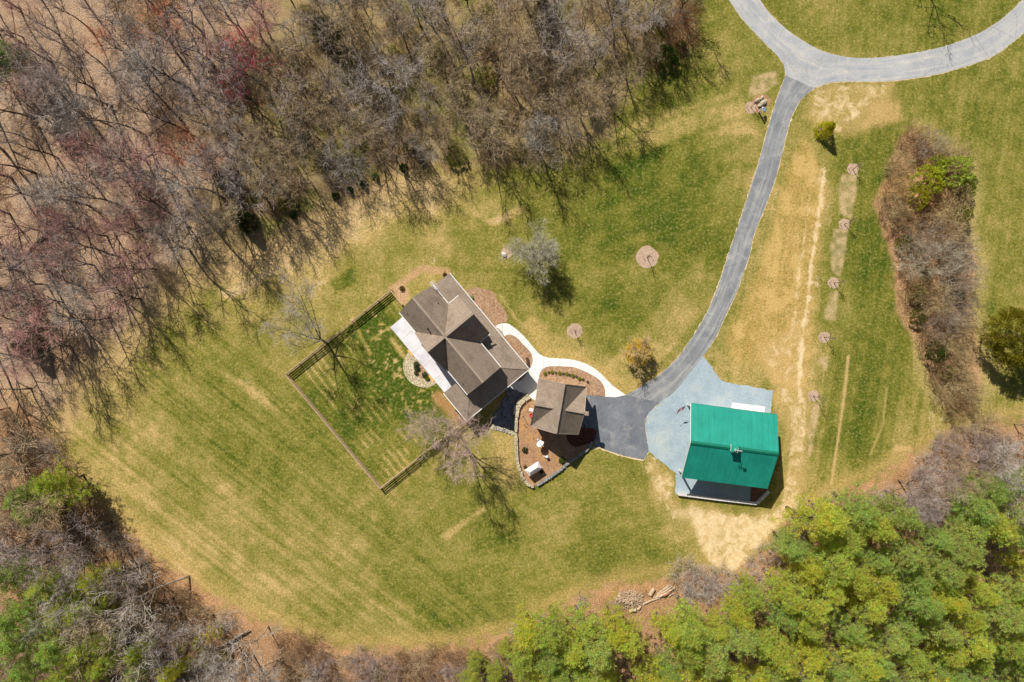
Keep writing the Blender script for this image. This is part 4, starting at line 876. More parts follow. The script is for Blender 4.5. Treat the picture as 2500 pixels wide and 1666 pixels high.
for i, (x, y, rx, ry, rz, yaw, lb) in enumerate([(1848, 246, .55, .3, .3, .6, 'cream boulder nearest the top in the group beside the mailbox post'), (1859, 240, .5, .22, .3, 1.0, 'long cream boulder at the upper right of the group by the mailbox'), (1862, 252, .75, .42, .38, .7, 'largest cream boulder in the group just above the mailbox post'), (1854, 258, .4, .3, .3, .3, 'small cream boulder touching the mailbox side of the group')]):
    q = MB(); q.rock(P(x, y) + Vector((0, 0, rz * .6)), rx, ry, rz, R, yaw); solo('boulder', q, M['stone'], P(x, y), lb, 'boulder', 'boulders by the mailbox')
q = MB(); q.rock(P(1230, 622) + Vector((0, 0, .2)), .55, .38, .35, R, -.9); solo('boulder', q, M['pale'], P(1230, 622), 'smooth white boulder in the small mulch ring left of the round bare tree', 'boulder')

# ------------------------------------------------------------------ plants
def rot_about(d, ang, az):
    d = d.normalized(); o = d.orthogonal().normalized(); o2 = d.cross(o)
    return (d * math.cos(ang) + (o * math.cos(az) + o2 * math.sin(az)) * math.sin(ang)).normalized()
def path(rng, p, d, L, n, jit, up):
    pts = [Vector(p)]; d = d.normalized()
    for i in range(n):
        d = (d + Vector((rng.gauss(0, jit), rng.gauss(0, jit), rng.gauss(0, jit) + up))).normalized(); pts.append(pts[-1] + d * (L / n))
    return pts
def at(pts, t):
    f = t * (len(pts) - 1); i = min(int(f), len(pts) - 2); k = f - i
    return pts[i].lerp(pts[i + 1], k), (pts[i + 1] - pts[i]).normalized()
def ribbon(mb, pts, w0, w1, rng):
    d = (pts[-1] - pts[0]).normalized(); sd = rot_about(d, math.pi / 2, rng.uniform(0, 6.28)); sd = (sd + Vector((0, 0, 0))).normalized(); n = len(pts); base = len(mb.v)
    for i, p in enumerate(pts):
        w = (w0 + (w1 - w0) * i / (n - 1)) / 2; mb.v.append(tuple(p - sd * w)); mb.v.append(tuple(p + sd * w))
    for i in range(n - 1): mb.f.append((base + 2 * i, base + 2 * i + 1, base + 2 * i + 3, base + 2 * i + 2)); mb.m.append(0)
def gen_bare(seed, Ht, cr, t0=.4, limbs=11, sub=6, tw=5, leaders=1, twl=.6, wk=1.0, elev=(20, 62)):
    """trunk with limbs (tubes) and a crown of fine branches and twigs (ribbons)"""
    rng = random.Random(seed); tk = MB(); cw = MB(); r0 = .03 + Ht * .0085
    trunks = []
    if leaders == 1: trunks = [(path(rng, (0, 0, -.1), Vector((rng.gauss(0, .04), rng.gauss(0, .04), 1)), Ht * .93, 9, .075, .05), r0)]
    else:
        st = path(rng, (0, 0, -.1), Vector((0, 0, 1)), Ht * .22, 3, .04, .05); tk.tube(st, [r0 * 1.25, r0 * 1.1, r0, r0], 7)
        for k in range(leaders):
            a = 6.28 * k / leaders + rng.uniform(-.4, .4); trunks.append((path(rng, st[-1], Vector((math.cos(a) * .42, math.sin(a) * .42, 1)), Ht * .72, 8, .06, .06), r0 * .72))
    for tr_, ra in trunks:
        n = len(tr_); tk.tube(tr_, [ra * (1.25 if (i == 0 and leaders == 1) else 1) * (1 - .88 * i / (n - 1)) for i in range(n)], 7)
        for l in range(max(4, limbs // len(trunks))):
            t = t0 + (.99 - t0) * ((l + rng.random()) / max(4, limbs // len(trunks))); p, d = at(tr_, t)
            a = l * 2.4 + rng.uniform(-.5, .5); e = math.radians(rng.uniform(*elev)) + .35 * (t - .5)
            L = cr * rng.uniform(.75, 1.2) * (1.15 - .55 * max(0, (t - .55) / .45)); dd = Vector((math.cos(a) * math.cos(e), math.sin(a) * math.cos(e), math.sin(e)))
            lp = path(rng, p, dd, L, 6, .09, .05); lr = max(.035, ra * (1 - .85 * t) * .75); tk.tube(lp, [lr * (1 - .78 * i / 6) for i in range(7)], 5, 0, False)
            for s in range(sub):
                t2 = .22 + .78 * (s + rng.random()) / sub; p2, d2 = at(lp, min(t2, .99)); L2 = L * rng.uniform(.3, .55) * (1.1 - .5 * t2)
                sp = path(rng, p2, rot_about(d2, rng.uniform(.4, .95), rng.uniform(0, 6.28)), L2, 4, .10, .06); tk.tube(sp, [.034 * wk, .027 * wk, .021 * wk, .016 * wk, .012 * wk], 3, 0, False)
                for u in range(tw):
                    t3 = .15 + .85 * (u + rng.random()) / tw; p3, d3 = at(sp, min(t3, .99)); L3 = twl * rng.uniform(.7, 1.5)
                    q3 = path(rng, p3, rot_about(d3, rng.uniform(.35, .9), rng.uniform(0, 6.28)), L3, 3, .06, .04); ribbon(cw, q3, .025 * wk, .011 * wk, rng)
                    for v in range(max(2, tw - 1)):
                        p4, d4 = at(q3, rng.uniform(.2, .98)); ribbon(cw, path(rng, p4, rot_about(d4, rng.uniform(.35, .9), rng.uniform(0, 6.28)), twl * rng.uniform(.4, .9), 2, .12, .05), .019 * wk, .010 * wk, rng)
    return tk, cw
def gen_shrub(seed, r, h, stems=46, tw=7, wk=1.0):
    rng = random.Random(seed); tk = MB(); cw = MB()
    for s in range(stems):
        a = rng.uniform(0, 6.28); b = Vector((math.cos(a), math.sin(a), 0)) * r * .75 * rng.random() ** .6; out = Vector((math.cos(a), math.sin(a), 0)) * rng.uniform(.1, .8) + Vector((0, 0, 1))
        L = h * rng.uniform(.75, 1.15); sp = path(rng, b, out, L, 6, .16, -.05); tk.tube(sp, [.028 * wk, .024 * wk, .02 * wk, .017 * wk, .014 * wk, .01 * wk, .008 * wk], 3, 0, False)
        for u in range(tw):
            p3, d3 = at(sp, rng.uniform(.25, .99)); q3 = path(rng, p3, rot_about(d3, rng.uniform(.4, 1.1), rng.uniform(0, 6.28)), L * rng.uniform(.18, .42), 4, .22, -.03); ribbon(cw, q3, .024 * wk, .012 * wk, rng)
            for v in range(5):
                p4, d4 = at(q3, rng.uniform(.15, .98)); ribbon(cw, path(rng, p4, rot_about(d4, rng.uniform(.4, 1.1), rng.uniform(0, 6.28)), rng.uniform(.25, .6), 2, .2, 0), .018 * wk, .010 * wk, rng)
    return tk, cw
class LB:
    """leaf cards with a tint per card"""
    def __init__(s): s.v = []; s.c = []
    def card(s, p, d, L, wd, rng, tint):
        sd = rot_about(d, math.pi / 2, rng.uniform(0, 6.28)) * (wd / 2); a = p; m = p + d * (L * .55); e = p + d * L
        s.v += [a - sd * .35, m - sd, e, m + sd]; s.c += [tint] * 4
def leaf_mesh(name, lb, m):
    n = len(lb.v); me = bpy.data.meshes.new(name); me.vertices.add(n); me.vertices.foreach_set('co', np.array([tuple(v) for v in lb.v], dtype=np.float32).reshape(-1))
    nf = n // 4; me.loops.add(n); me.loops.foreach_set('vertex_index', np.arange(n, dtype=np.int32)); me.polygons.add(nf)
    me.polygons.foreach_set('loop_start', np.arange(0, n, 4, dtype=np.int32)); me.polygons.foreach_set('loop_total', np.full(nf, 4, dtype=np.int32)); me.update(calc_edges=True)
    a = me.attributes.new('tint', 'FLOAT_COLOR', 'POINT'); a.data.foreach_set('color', np.array([(*c, 1) for c in lb.c], dtype=np.float32).reshape(-1)); me.materials.append(m); return me
def tuft(lb, rng, c, r, n, wd, tint, up=.35):
    for k in range(n):
        d = Vector((rng.gauss(0, .9), rng.gauss(0, .9), rng.gauss(0, .6) + up)).normalized(); lb.card(c + d * (r * .12), d, r * rng.uniform(.7, 1.15), wd * rng.uniform(.7, 1.3), rng, tint)
def tintv(rng, s=.11):
    k = rng.uniform(1 - s, 1 + s); y = rng.uniform(-.05, .05); return (k * (1 + y), k, k * (1 - y))
def gen_pine(seed, Ht, cr, t0=.5, nb=34, per=4, cl=.46, nd=24):
    rng = random.Random(seed); tk = MB(); lb = LB(); tr_ = path(rng, (0, 0, -.1), Vector((rng.gauss(0, .03), rng.gauss(0, .03), 1)), Ht * .96, 8, .02, .05); r0 = .05 + Ht * .011
    tk.tube(tr_, [r0 * (1.15 if i == 0 else 1) * (1 - .85 * i / 8) for i in range(9)], 8)
    for k in range(nb):
        t = t0 + (1 - t0) * ((k + rng.random()) / nb); p, d = at(tr_, min(t, .995)); s = (t - t0) / (1 - t0)
        a = k * 2.4 + rng.uniform(-.4, .4); L = cr * (math.sin(math.pi * (.22 + .70 * s)) ** .8) * rng.uniform(.6, 1.2) * (1 + .22 * math.sin(2 * a + seed) + .14 * math.sin(3 * a + 2 * seed)); e = math.radians(-5 + 55 * s + rng.uniform(-12, 15))
        bp = path(rng, p, Vector((math.cos(a) * math.cos(e), math.sin(a) * math.cos(e), math.sin(e))), L, 5, .08, .06); tk.tube(bp, [.05, .042, .034, .026, .02, .012], 4, 0, False)
        ti = tintv(rng)
        for j in range(per):
            u = 1 - .72 * (j / per) ** .8; q, dq = at(bp, min(.99, u)); off = Vector((rng.gauss(0, .38), rng.gauss(0, .38), rng.gauss(.12, .20))) * (1 if j else .3)
            t2 = tuple(x * rng.uniform(.86, 1.14) for x in ti); tuft(lb, rng, q + off, cl * rng.uniform(.8, 1.25), nd, .062, t2, .8)
    for k in range(7):
        p, d = at(tr_, rng.uniform(.3, t0)); a = rng.uniform(0, 6.28); tk.tube(path(rng, p, Vector((math.cos(a), math.sin(a), .1)), rng.uniform(.6, 1.8), 3, .1, 0), [.025, .02, .014, .008], 3, 0, False)
    return tk, lb
def gen_bush(seed, r, h, n, L, wd, cone=False, z0=.0, clump=18):
    rng = random.Random(seed); tk = MB(); lb = LB(); tk.tube(path(rng, (0, 0, -.05), Vector((0, 0, 1)), h * .8, 4, .03, .05), [r * .06 + .02] * 2 + [r * .05 + .015, r * .03 + .01, .01], 6)
    for k in range(n):
        a = rng.uniform(0, 6.28)
        if cone:
            z = rng.random() ** 1.3; rr = r * (1 - z) ** .85 * rng.uniform(.75, 1.08); c = Vector((math.cos(a) * rr, math.sin(a) * rr, z0 + z * (h - z0)))
        else:
            e = math.asin(rng.uniform(-.25, 1)); k_ = rng.uniform(.72, 1.06) * (1 + .10 * math.sin(3 * a + seed) + .07 * math.sin(5 * a + 2 * seed)); c = Vector((math.cos(a) * math.cos(e) * r, math.sin(a) * math.cos(e) * r, 0)) * k_ + Vector((0, 0, z0 + (h - z0) * (.42 + .58 * math.sin(e) * k_)))
        ti = tintv(rng, .22); out = Vector((c.x, c.y, (c.z - h * .4))).normalized()
        for j in range(clump):
            d = (out + Vector((rng.gauss(0, .8), rng.gauss(0, .8), rng.gauss(.1, .7)))).normalized(); lb.card(c + Vector((rng.gauss(0, L * .45), rng.gauss(0, L * .45), rng.gauss(0, L * .4))), d, L * rng.uniform(.7, 1.2), wd, rng, ti)
    return tk, lb

PROTO = {}
def proto(key, name, cat, trunk, crown, crown_name, leafy):
    """a source plant; placed copies share its meshes"""
    o = bpy.data.objects.new(name, None); o['category'] = cat; o['label'] = ''; ch = []
    tm = mesh_from('trunk', trunk, M['bark'], fix=False, smooth=True); t = bpy.data.objects.new('trunk', tm); t.parent = o; ch.append(t)
    if leafy: cm = leaf_mesh(crown_name, crown, M['needle'] if leafy == 2 else M['leaf'])
    else: cm = mesh_from(crown_name, crown, M['twig'], fix=False)
    c = bpy.data.objects.new(crown_name, cm); c.parent = o; ch.append(c); PROTO[key] = (o, ch)
COUNT = {}
def place(key, name, px, py, rz, scale, label, group, trunk_c, crown_c, z=0.0, lean=None):
    src, ch = PROTO[key]; r = src.copy(); r.name = name; COL.objects.link(r); r.location = P(px, py); r.location.z = z; r.scale = (scale,) * 3 if not isinstance(scale, tuple) else scale
    q_ = Matrix.Rotation(rz, 3, 'Z')
    if lean: ln = Vector((lean[0], lean[1], 0)); q_ = Matrix.Rotation(ln.length, 3, Vector((0, 0, 1)).cross(ln)) @ q_
    r.rotation_euler = q_.to_euler(); r['label'] = label
    if group: r['group'] = group
    for c in ch:
        d = c.copy(); COL.objects.link(d); d.parent = r; d.color = (*(trunk_c if c.name.startswith('trunk') else crown_c), 1)
    return r
for k in range(4): proto(('tall', k), 'bare_tree', 'tree', *gen_bare(100 + k, 16 + k % 3, 3.7, (.5, .36, .42, .3)[k], 12, 6, 4, 1, 1.05, 1.2, (25, 70)), 'crown', 0)
for k in range(3): proto(('wide', k), 'bare_tree', 'tree', *gen_bare(200 + k, 12, 4.2, .28, 15, 7, 4, 4 if k else 3, 1.0, 1.2, (35, 75)), 'crown', 0)
proto(('yard', 0), 'bare_tree', 'tree', *gen_bare(301, 14.5, 4.6, .3, 18, 8, 7, 4, .8, .9, (30, 70)), 'crown', 0)
proto(('yard', 1), 'bare_tree', 'tree', *gen_bare(302, 14.5, 4.6, .2, 20, 8, 7, 5, .8, .9, (30, 70)), 'crown', 0)
proto(('round', 0), 'bare_tree', 'tree', *gen_bare(303, 6.2, 3.3, .12, 30, 10, 7, 5, .65, .9, (5, 80)), 'crown', 0)
proto(('gnarl', 0), 'bare_tree', 'tree', *gen_bare(304, 11, 4.6, .4, 9, 5, 3, 1, .9, 1.5, (5, 50)), 'crown', 0)
for k in range(4): proto(('pine', k), 'pine_tree', 'tree', *gen_pine(400 + k, 12.0 + .8 * k, 2.7 + .25 * (k % 3), .30, 54, 8, .40, 22), 'crown', 2)
for k in range(3): proto(('shrub', k), 'bare_shrub', 'shrub', *gen_shrub(500 + k, 2.2, 2.9, 60, 8), 'twigs', 0)
for k in range(2): proto(('brush', k), 'bare_shrub', 'shrub', *gen_shrub(510 + k, 1.3, 2.0, 36, 7, .9), 'twigs', 0)
proto(('holly', 0), 'evergreen_bush', 'bush', *gen_bush(600, 1.7, 2.9, 330, .16, .10, False, .1, 16), 'foliage', 1)
proto(('cedar', 0), 'cedar_tree', 'tree', *gen_bush(610, 3.1, 7.0, 760, .26, .08, False, .4, 22), 'foliage', 2)
proto(('cedar', 1), 'cedar_tree', 'tree', *gen_bush(611, 1.25, 4.2, 240, .26, .07, True, .3, 18), 'foliage', 2)
proto(('arb', 0), 'arborvitae', 'shrub', *gen_bush(620, .52, 1.7, 90, .16, .06, True, .05, 14), 'foliage', 1)
proto(('small', 0), 'garden_shrub', 'shrub', *gen_bush(630, .34, .5, 60, .10, .06, False, .02, 12), 'foliage', 1)
proto(('small', 1), 'garden_shrub', 'shrub', *gen_bush(631, .26, .32, 30, .12, .04, False, .02, 10), 'foliage', 1)
for k in range(2): proto(('green', k), 'green_shrub', 'shrub', *gen_bush(640 + k, 2.1, 2.6, 210, .20, .11, False, .1, 15), 'foliage', 1)
tk_, cw_ = gen_bare(650, 4.4, 2.1, .2, 20, 8, 6, 4, .45, 1.0, (0, 65)); proto(('bloom', 0), 'yellow_tree', 'tree', tk_, cw_, 'twigs', 0)

GREY, PINK, TAN_, BROWN, RED, ORG, LAV = alb(198, 186, 174), alb(212, 158, 150), alb(200, 176, 140), alb(162, 132, 102), alb(212, 88, 104), alb(230, 146, 106), alb(184, 166, 160)
BARK = [alb(116, 102, 92), alb(98, 86, 76), alb(144, 130, 116), alb(82, 72, 66)]
def seat_pct(px, py, h):
    k = 1 / (1 - h / H); return max(0, min(100, round((1250 + (px - 1250) * k) / 25))), max(0, min(100, round((833 + (py - 833) * k) / 16.66)))
LBL = set()
def spell(n):
    ones = 'zero one two three four five six seven eight nine ten eleven twelve thirteen fourteen fifteen sixteen seventeen eighteen nineteen'.split()
    if n < 20: return ones[n]
    if n == 100: return 'hundred'
    tens = 'twenty thirty forty fifty sixty seventy eighty ninety'.split()[n // 10 - 2]
    return tens + ('-' + ones[n % 10] if n % 10 else '')
def pct_label(head, px, py, h):
    """says where in the photo the crown shows; no two alike"""
    x, y = seat_pct(px, py, h)
    for dx, dy in ((0, 0), (1, 0), (0, 1), (-1, 0), (0, -1), (1, 1), (-1, 1)):
        s_ = f'{head}, {spell(max(0, x + dx))} percent across and {spell(max(0, y + dy))} percent down the photo'
        if s_ not in LBL: break
    LBL.add(s_); return s_
def scatter(pts, dist, rng, box, tries=9000, avoid=()):
    out = []
    for _ in range(tries):
        x, y = rng.uniform(box[0], box[2]), rng.uniform(box[1], box[3])
        if not inside((x, y), pts): continue
        if any((x - a) ** 2 + (y - b) ** 2 < dist * dist for a, b in out): continue
        if any((x - a) ** 2 + (y - b) ** 2 < r * r for a, b, r in avoid): continue
        out.append((x, y))
    return out
T = random.Random(77)
def vary(c, s=.14):
    k, y = T.uniform(1 - s, 1 + s), T.uniform(-.25, .25) * s
    return (c[0] * k * (1 + y), c[1] * k, c[2] * k * (1 - y))
UW = [(-20, -20), (1690, -20), (1650, 60), (1580, 150), (1490, 240), (1440, 325), (1330, 372), (1180, 378), (1040, 400), (940, 405), (850, 440), (760, 480), (690, 520), (610, 575), (520, 600), (440, 640), (340, 740), (240, 810), (160, 860), (90, 950), (-20, 1030)]
def blk(x, y): return x < 700 and y < 900
for (x, y) in scatter(UW, 57, T, (-20, -20, 1700, 1040), 12000, [(820, 470, 40)]):
    west = x + .35 * y < 760
    if west or (T.random() < .2 and y < 220): key, h, nm = (('tall', T.randrange(4)), T.uniform(.62, 1.15), 'tall') if T.random() < .68 else (('wide', T.randrange(3)), T.uniform(.75, 1.15), 'spreading')
    else: key, h, nm = ('wide', T.randrange(3)), T.uniform(.62, .98), 'spreading'
    r = T.random()
    if west and (r < .27 or (x < 420 and 420 < y < 900 and r < .5)): cc, cn_ = PINK, 'pinkish budding'
    elif west and r < .31: cc, cn_ = ORG, 'orange-tinged budding'
    elif r < .62: cc, cn_ = (LAV if west else TAN_), ('mauve-grey leafless' if west else 'tan leafless')
    else: cc, cn_ = GREY, 'grey leafless'
    hh = (17.5 if key[0] == 'tall' else 11.5) * h
    place(key, 'bare_tree', x, y, T.uniform(0, 6.28), h, pct_label(f'{nm} {cn_} woodland tree', x, y, hh * .7), 'leafless trees of the upper left woods', vary(T.choice(BARK)), vary(cc))
for (x, y, s) in ((668, 190, 1.0), (625, 255, .8)):
    place(('wide', 1), 'bare_tree', x, y, T.uniform(0, 6), s, pct_label('crimson budding woodland tree', x, y, 9), 'leafless trees of the upper left woods', vary(BARK[0]), RED)
for (x, y) in scatter(UW, 62, T, (300, -20, 1690, 700), 7000):
    west = x + .35 * y < 760
    if west and T.random() < .55: continue
    key = ('shrub', T.randrange(3)) if T.random() < .6 else ('brush', T.randrange(2)); cc = T.choice([TAN_, BROWN, GREY, alb(160, 140, 96)])
    nm_ = {TAN_: 'tan', BROWN: 'brown', GREY: 'grey'}.get(cc, 'olive-tan')
    place(key, 'bare_shrub', x, y, T.uniform(0, 6), T.uniform(.7, 1.15), pct_label(f'twiggy {nm_} woodland shrub', x, y, 2), 'shrubs under the upper left woods', vary(BROWN), vary(cc))
for (x, y) in scatter(UW, 120, T, (560, -20, 1600, 560), 3000):
    place(('green', T.randrange(2)), 'green_shrub', x, y, T.uniform(0, 6), T.uniform(.4, .85), pct_label('olive green leafy woodland shrub', x, y, 1.5), 'green shrubs under the upper left woods', BROWN, vary(alb(140, 140, 56)))
for (x, y, s, lb) in ((1660, 90, 1.0, 'reddish brown brush at the upper right end of the woods'), (1640, 40, 1.2, 'taller reddish brown brush topmost at the upper right end of the woods'), (1610, 130, .9, 'low reddish brown brush just above the round dark evergreen bush')):
    place(('shrub', 0), 'bare_shrub', x, y, s * 3, s, lb, 'shrubs under the upper left woods', BROWN, alb(140, 96, 62))
# evergreens
place(('pine', 0), 'pine_tree', 95, 190, 1, 1.2, 'green pine standing alone among bare trees at the left edge near the top', None, BARK[1], alb(150, 176, 96))
place(('holly', 0), 'evergreen_bush', 1621, 147, .5, 1.0, 'dense round dark green bush at the right end of the woods', None, BROWN, alb(76, 108, 36))
place(('small', 0), 'evergreen_bush', 1660, 118, 0, 2.4, 'small dark evergreen bush right of the dense round bush', None, BROWN, alb(58, 84, 40))
place(('cedar', 0), 'cedar_tree', 2428, 822, .4, 1.3, 'broad dark olive cedar with a heavy shadow at the right edge', None, BROWN, alb(140, 132, 30))
place(('cedar', 1), 'cedar_tree', 2008, 322, .4, 1.0, 'lone bright olive conifer on the dirt patch right of the drive', None, BROWN, alb(196, 192, 34))
for i, (x, y, o_) in enumerate([(820, 480, 'nearest the fence end, first'), (854, 465, 'second from the lower left'), (888, 452, 'third from the lower left'), (917, 434, 'lightest green, fourth'), (986, 411, 'set apart, last at the upper right')]):
    place(('arb', 0), 'arborvitae', x, y, i, T.uniform(.9, 1.05), f'small dark green arborvitae, {o_} of the wood edge row', 'arborvitae row along the wood edge', BROWN, alb(84, 116, 40) if i == 3 else alb(46, 82, 34))
place(('arb', 0), 'arborvitae', 717, 527, 1, .9, 'single small arborvitae at the wood edge left of the row', 'arborvitae row along the wood edge', BROWN, alb(50, 84, 36))
for i, (x, y, s, lb) in enumerate([(560, 440, 1.0, 'dark cedar among bare trees near the lower edge of the upper left woods'), (610, 545, .95, 'dark cedar at the wood edge casting a heavy round shadow on the lawn'), (800, 90, 1.2, 'dark ivy-green cedar deep in the upper woods near the crimson tree'), (855, 150, 1.0, 'slim dark cedar below the ivy-green one in the upper woods'), (1325, 45, 1.1, 'dark green cedar near the top edge in the upper woods'), (1010, 360, .7, 'yellowish green small cedar at the lawn edge of the woods'), (90, 845, 1.1, 'dark cedar in the shaded wood corner at the left edge')]):
    place(('cedar', 1), 'cedar_tree', x, y, i, s * 1.25, lb, None, BROWN, alb(112, 112, 36) if i == 5 else alb(62, 76, 30))
# yard trees
place(('yard', 0), 'bare_tree', 798, 838, 2.2, 1.0, 'bare grey tree standing against the upper fence side of the yard', None, alb(120, 106, 92), alb(200, 186, 168), 0, (-.04, .26))
place(('yard', 1), 'bare_tree', 1122, 1064, .7, 1.0, 'large bare tan tree by the lower fence near the house corner', None, alb(206, 184, 156), alb(206, 176, 166))
place(('yard', 1), 'bare_tree', 1098, 1046, 2.7, .62, 'smaller bare tree leaning left over the lower fence by the house corner', None, alb(206, 184, 156), alb(196, 174, 150), 0, (-.40, .12))
place(('round', 0), 'bare_tree', 1303, 628, .3, 1.0, 'round-crowned grey bare tree in a mulch ring above the house', None, alb(120, 102, 94), alb(200, 194, 168))
b_ = place(('bloom', 0), 'yellow_tree', 1552, 862, .3, 1.0, 'small round tree with yellow leaf tips beside the driveway bend', None, alb(170, 150, 120), alb(224, 196, 140))
rng = random.Random(5); lb = LB()
for k in range(620):
    a = rng.uniform(0, 6.28); e = math.asin(rng.uniform(.0, 1)); rr = rng.uniform(.75, 1.05); c = Vector((math.cos(a) * math.cos(e) * 2.0 * rr, math.sin(a) * math.cos(e) * 2.0 * rr, 2.2 + 2.0 * math.sin(e) * rr))
    if rng.random() < .6 + .35 * math.sin(a): tuft(lb, rng, c, .2, 7, .12, tintv(rng))
o_ = bpy.data.objects.new('leaves', leaf_mesh('leaves', lb, M['leaf'])); COL.objects.link(o_); o_.parent = b_; o_.color = (*alb(232, 200, 50), 1)
place(('gnarl', 0), 'bare_tree', 2240, -44, 1.2, 1.05, 'bare tree at the top edge casting a forked shadow inside the road loop', None, BARK[1], GREY)
# hedgerow on the right
hr_pts = [(2228, 715, 'green', 0, .6, alb(150, 150, 62)), (2292, 845, 'green', 1, .55, alb(130, 136, 50)), (2332, 530, 'green', 0, .7, alb(150, 158, 70)), (2196, 598, 'green', 1, .6, alb(140, 140, 56)), (2330, 720, 'green', 1, .5, alb(126, 132, 54)), (2215, 350, 'shrub', 0, .9, BROWN), (2250, 365, 'shrub', 1, .9, LAV), (2300, 385, 'shrub', 2, .75, TAN_), (2335, 400, 'brush', 0, 1.2, BROWN), (2180, 410, 'brush', 1, 1.2, TAN_), (2170, 470, 'brush', 0, 1.3, alb(196, 160, 118)), (2160, 510, 'brush', 1, 1.2, TAN_), (2190, 550, 'brush', 0, 1.2, BROWN),
          (2240, 450, 'green', 0, 1.15, alb(178, 178, 56)), (2300, 430, 'green', 1, 1.2, alb(186, 196, 92)), (2220, 490, 'green', 1, .95, alb(176, 172, 46)), (2310, 500, 'shrub', 1, .85, TAN_), (2255, 520, 'shrub', 0, .9, BROWN), (2290, 560, 'shrub', 2, 1.15, TAN_), (2270, 410, 'green', 0, .8, alb(170, 172, 60)), (2330, 460, 'green', 0, 1.0, alb(150, 156, 66)), (2250, 690, 'green', 1, .5, alb(120, 116, 50)), (2240, 590, 'shrub', 1, 1.1, LAV), (2330, 600, 'shrub', 0, .9, LAV), (2215, 640, 'shrub', 2, 1.0, GREY), (2275, 650, 'shrub', 0, 1.15, GREY), (2320, 680, 'shrub', 1, 1.05, LAV), (2220, 710, 'brush', 1, 1.3, BROWN),
          (2260, 730, 'shrub', 2, 1.0, TAN_), (2310, 750, 'shrub', 0, 1.05, LAV), (2230, 775, 'green', 0, .62, alb(118, 116, 44)), (2280, 800, 'shrub', 1, .95, LAV), (2335, 800, 'brush', 0, 1.2, TAN_), (2255, 830, 'brush', 1, 1.2, BROWN), (2265, 860, 'green', 1, .75, alb(72, 92, 32)), (2310, 860, 'shrub', 2, .85, TAN_), (2300, 910, 'green', 0, .6, alb(110, 116, 36)), (2275, 905, 'brush', 0, 1.1, BROWN), (2325, 930, 'shrub', 0, .8, TAN_), (2290, 960, 'brush', 1, 1.2, TAN_), (2320, 990, 'shrub', 1, .75, BROWN), (2350, 960, 'brush', 0, 1.3, TAN_)]
for (x, y, kd, i, s, c0) in hr_pts:
    c = c0
    nm = 'green_shrub' if kd == 'green' else 'bare_shrub'; hd = 'yellow-green leafy shrub' if kd == 'green' else {LAV: 'mauve-grey twiggy shrub', GREY: 'grey twiggy shrub', BROWN: 'brown twiggy shrub'}.get(c, 'tan twiggy shrub')
    place((kd, i), nm, x, y, T.uniform(0, 6), (s * .92, s * .92, s * T.uniform(1.4, 2.1)), pct_label('hedgerow ' + hd, x, y, 2), 'shrubs of the right hedgerow', vary(BROWN), tuple(min(.8, q_ * f_) for q_, f_ in zip(vary(c, .12), (1.12, 1.16, .98))))
# pine wood lower right, placed by crown
PW = [(1262, 1640), (1280, 1560), (1350, 1530), (1420, 1510), (1480, 1535), (1600, 1530), (1700, 1520), (1790, 1500), (1830, 1450), (1885, 1420), (1925, 1350), (1975, 1290), (2050, 1225), (2170, 1240), (2230, 1280), (2330, 1290), (2370, 1200), (2440, 1180), (2530, 1190), (2530, 1690), (1262, 1690)]
npine = 0
for (x, y) in scatter(PW, 55, T, (1255, 1170, 2530, 1690), 9000, [(1740, 1465, 45), (2440, 1360, 55), (1560, 1465, 75), (1640, 1450, 60), (2010, 1490, 40), (2160, 1330, 30), (1560, 1600, 30)]):
    s = T.uniform(.8, 1.12); h = 13 * s; k = 1 - .8 * h / H; bx_, by_ = 1250 + (x - 1250) * k, 833 + (y - 833) * k
    g = T.choice([alb(208, 213, 96), alb(196, 207, 98), alb(182, 200, 108), alb(216, 216, 90), alb(194, 205, 112)]); npine += 1
    place(('pine', T.randrange(4)), 'pine_tree', bx_, by_, T.uniform(0, 6.28), s, pct_label('green pine crown in the wood', bx_, by_, .8 * h), 'pines of the lower right wood', vary(alb(136, 122, 112)), vary(g, .07))
# lower left wood
for (x, y, s, g) in [(110, 1190, .95, 0), (40, 1215, .9, 1), (60, 1250, .8, 1), (160, 1210, .75, 0), (110, 1430, 1.1, 0), (60, 1490, 1.15, 1), (150, 1490, 1.0, 0), (240, 1420, .8, 2), (215, 1500, .9, 0), (40, 1580, 1.1, 1), (120, 1580, 1.05, 1), (20, 1420, 1., 1), (190, 1600, .9, 0), (250, 1620, .9, 0), (250, 1570, .8, 0), (330, 1600, .7, 0), (330, 1650, .8, 1), (60, 1650, 1.0, 1), (150, 1660, 1.0, 0), (400, 1660, .7, 2)]:
    h = 13 * s; k = 1 - .8 * h / H; bx_, by_ = 1250 + (x - 1250) * k, 833 + (y - 833) * k
    place(('pine', T.randrange(4)), 'pine_tree', bx_, by_, T.uniform(0, 6.28), s, pct_label('green pine crown in the woods', bx_, by_, .8 * h), 'pines of the lower left woods', vary(alb(120, 104, 92)), vary([alb(196, 206, 92), alb(180, 200, 104), alb(206, 208, 84)][g], .08))
for (x, y, s) in [(485, 1580, .8), (520, 1545, .7), (500, 1620, .75), (450, 1630, .7), (540, 1610, .6), (430, 1590, .55)]:
    k = 1 - 2 / H; place(('green', T.randrange(2)), 'green_shrub', 1250 + (x - 1250) * k, 833 + (y - 833) * k, T.uniform(0, 6), s * .8, pct_label('yellow-green leafy woodland shrub', x, y, 2), 'green shrubs of the lower left woods', BROWN, vary(alb(196, 194, 50)))
LW = [(-20, 960), (60, 990), (120, 1080), (190, 1200), (280, 1280), (370, 1360), (430, 1420), (470, 1490), (480, 1670), (-20, 1670)]
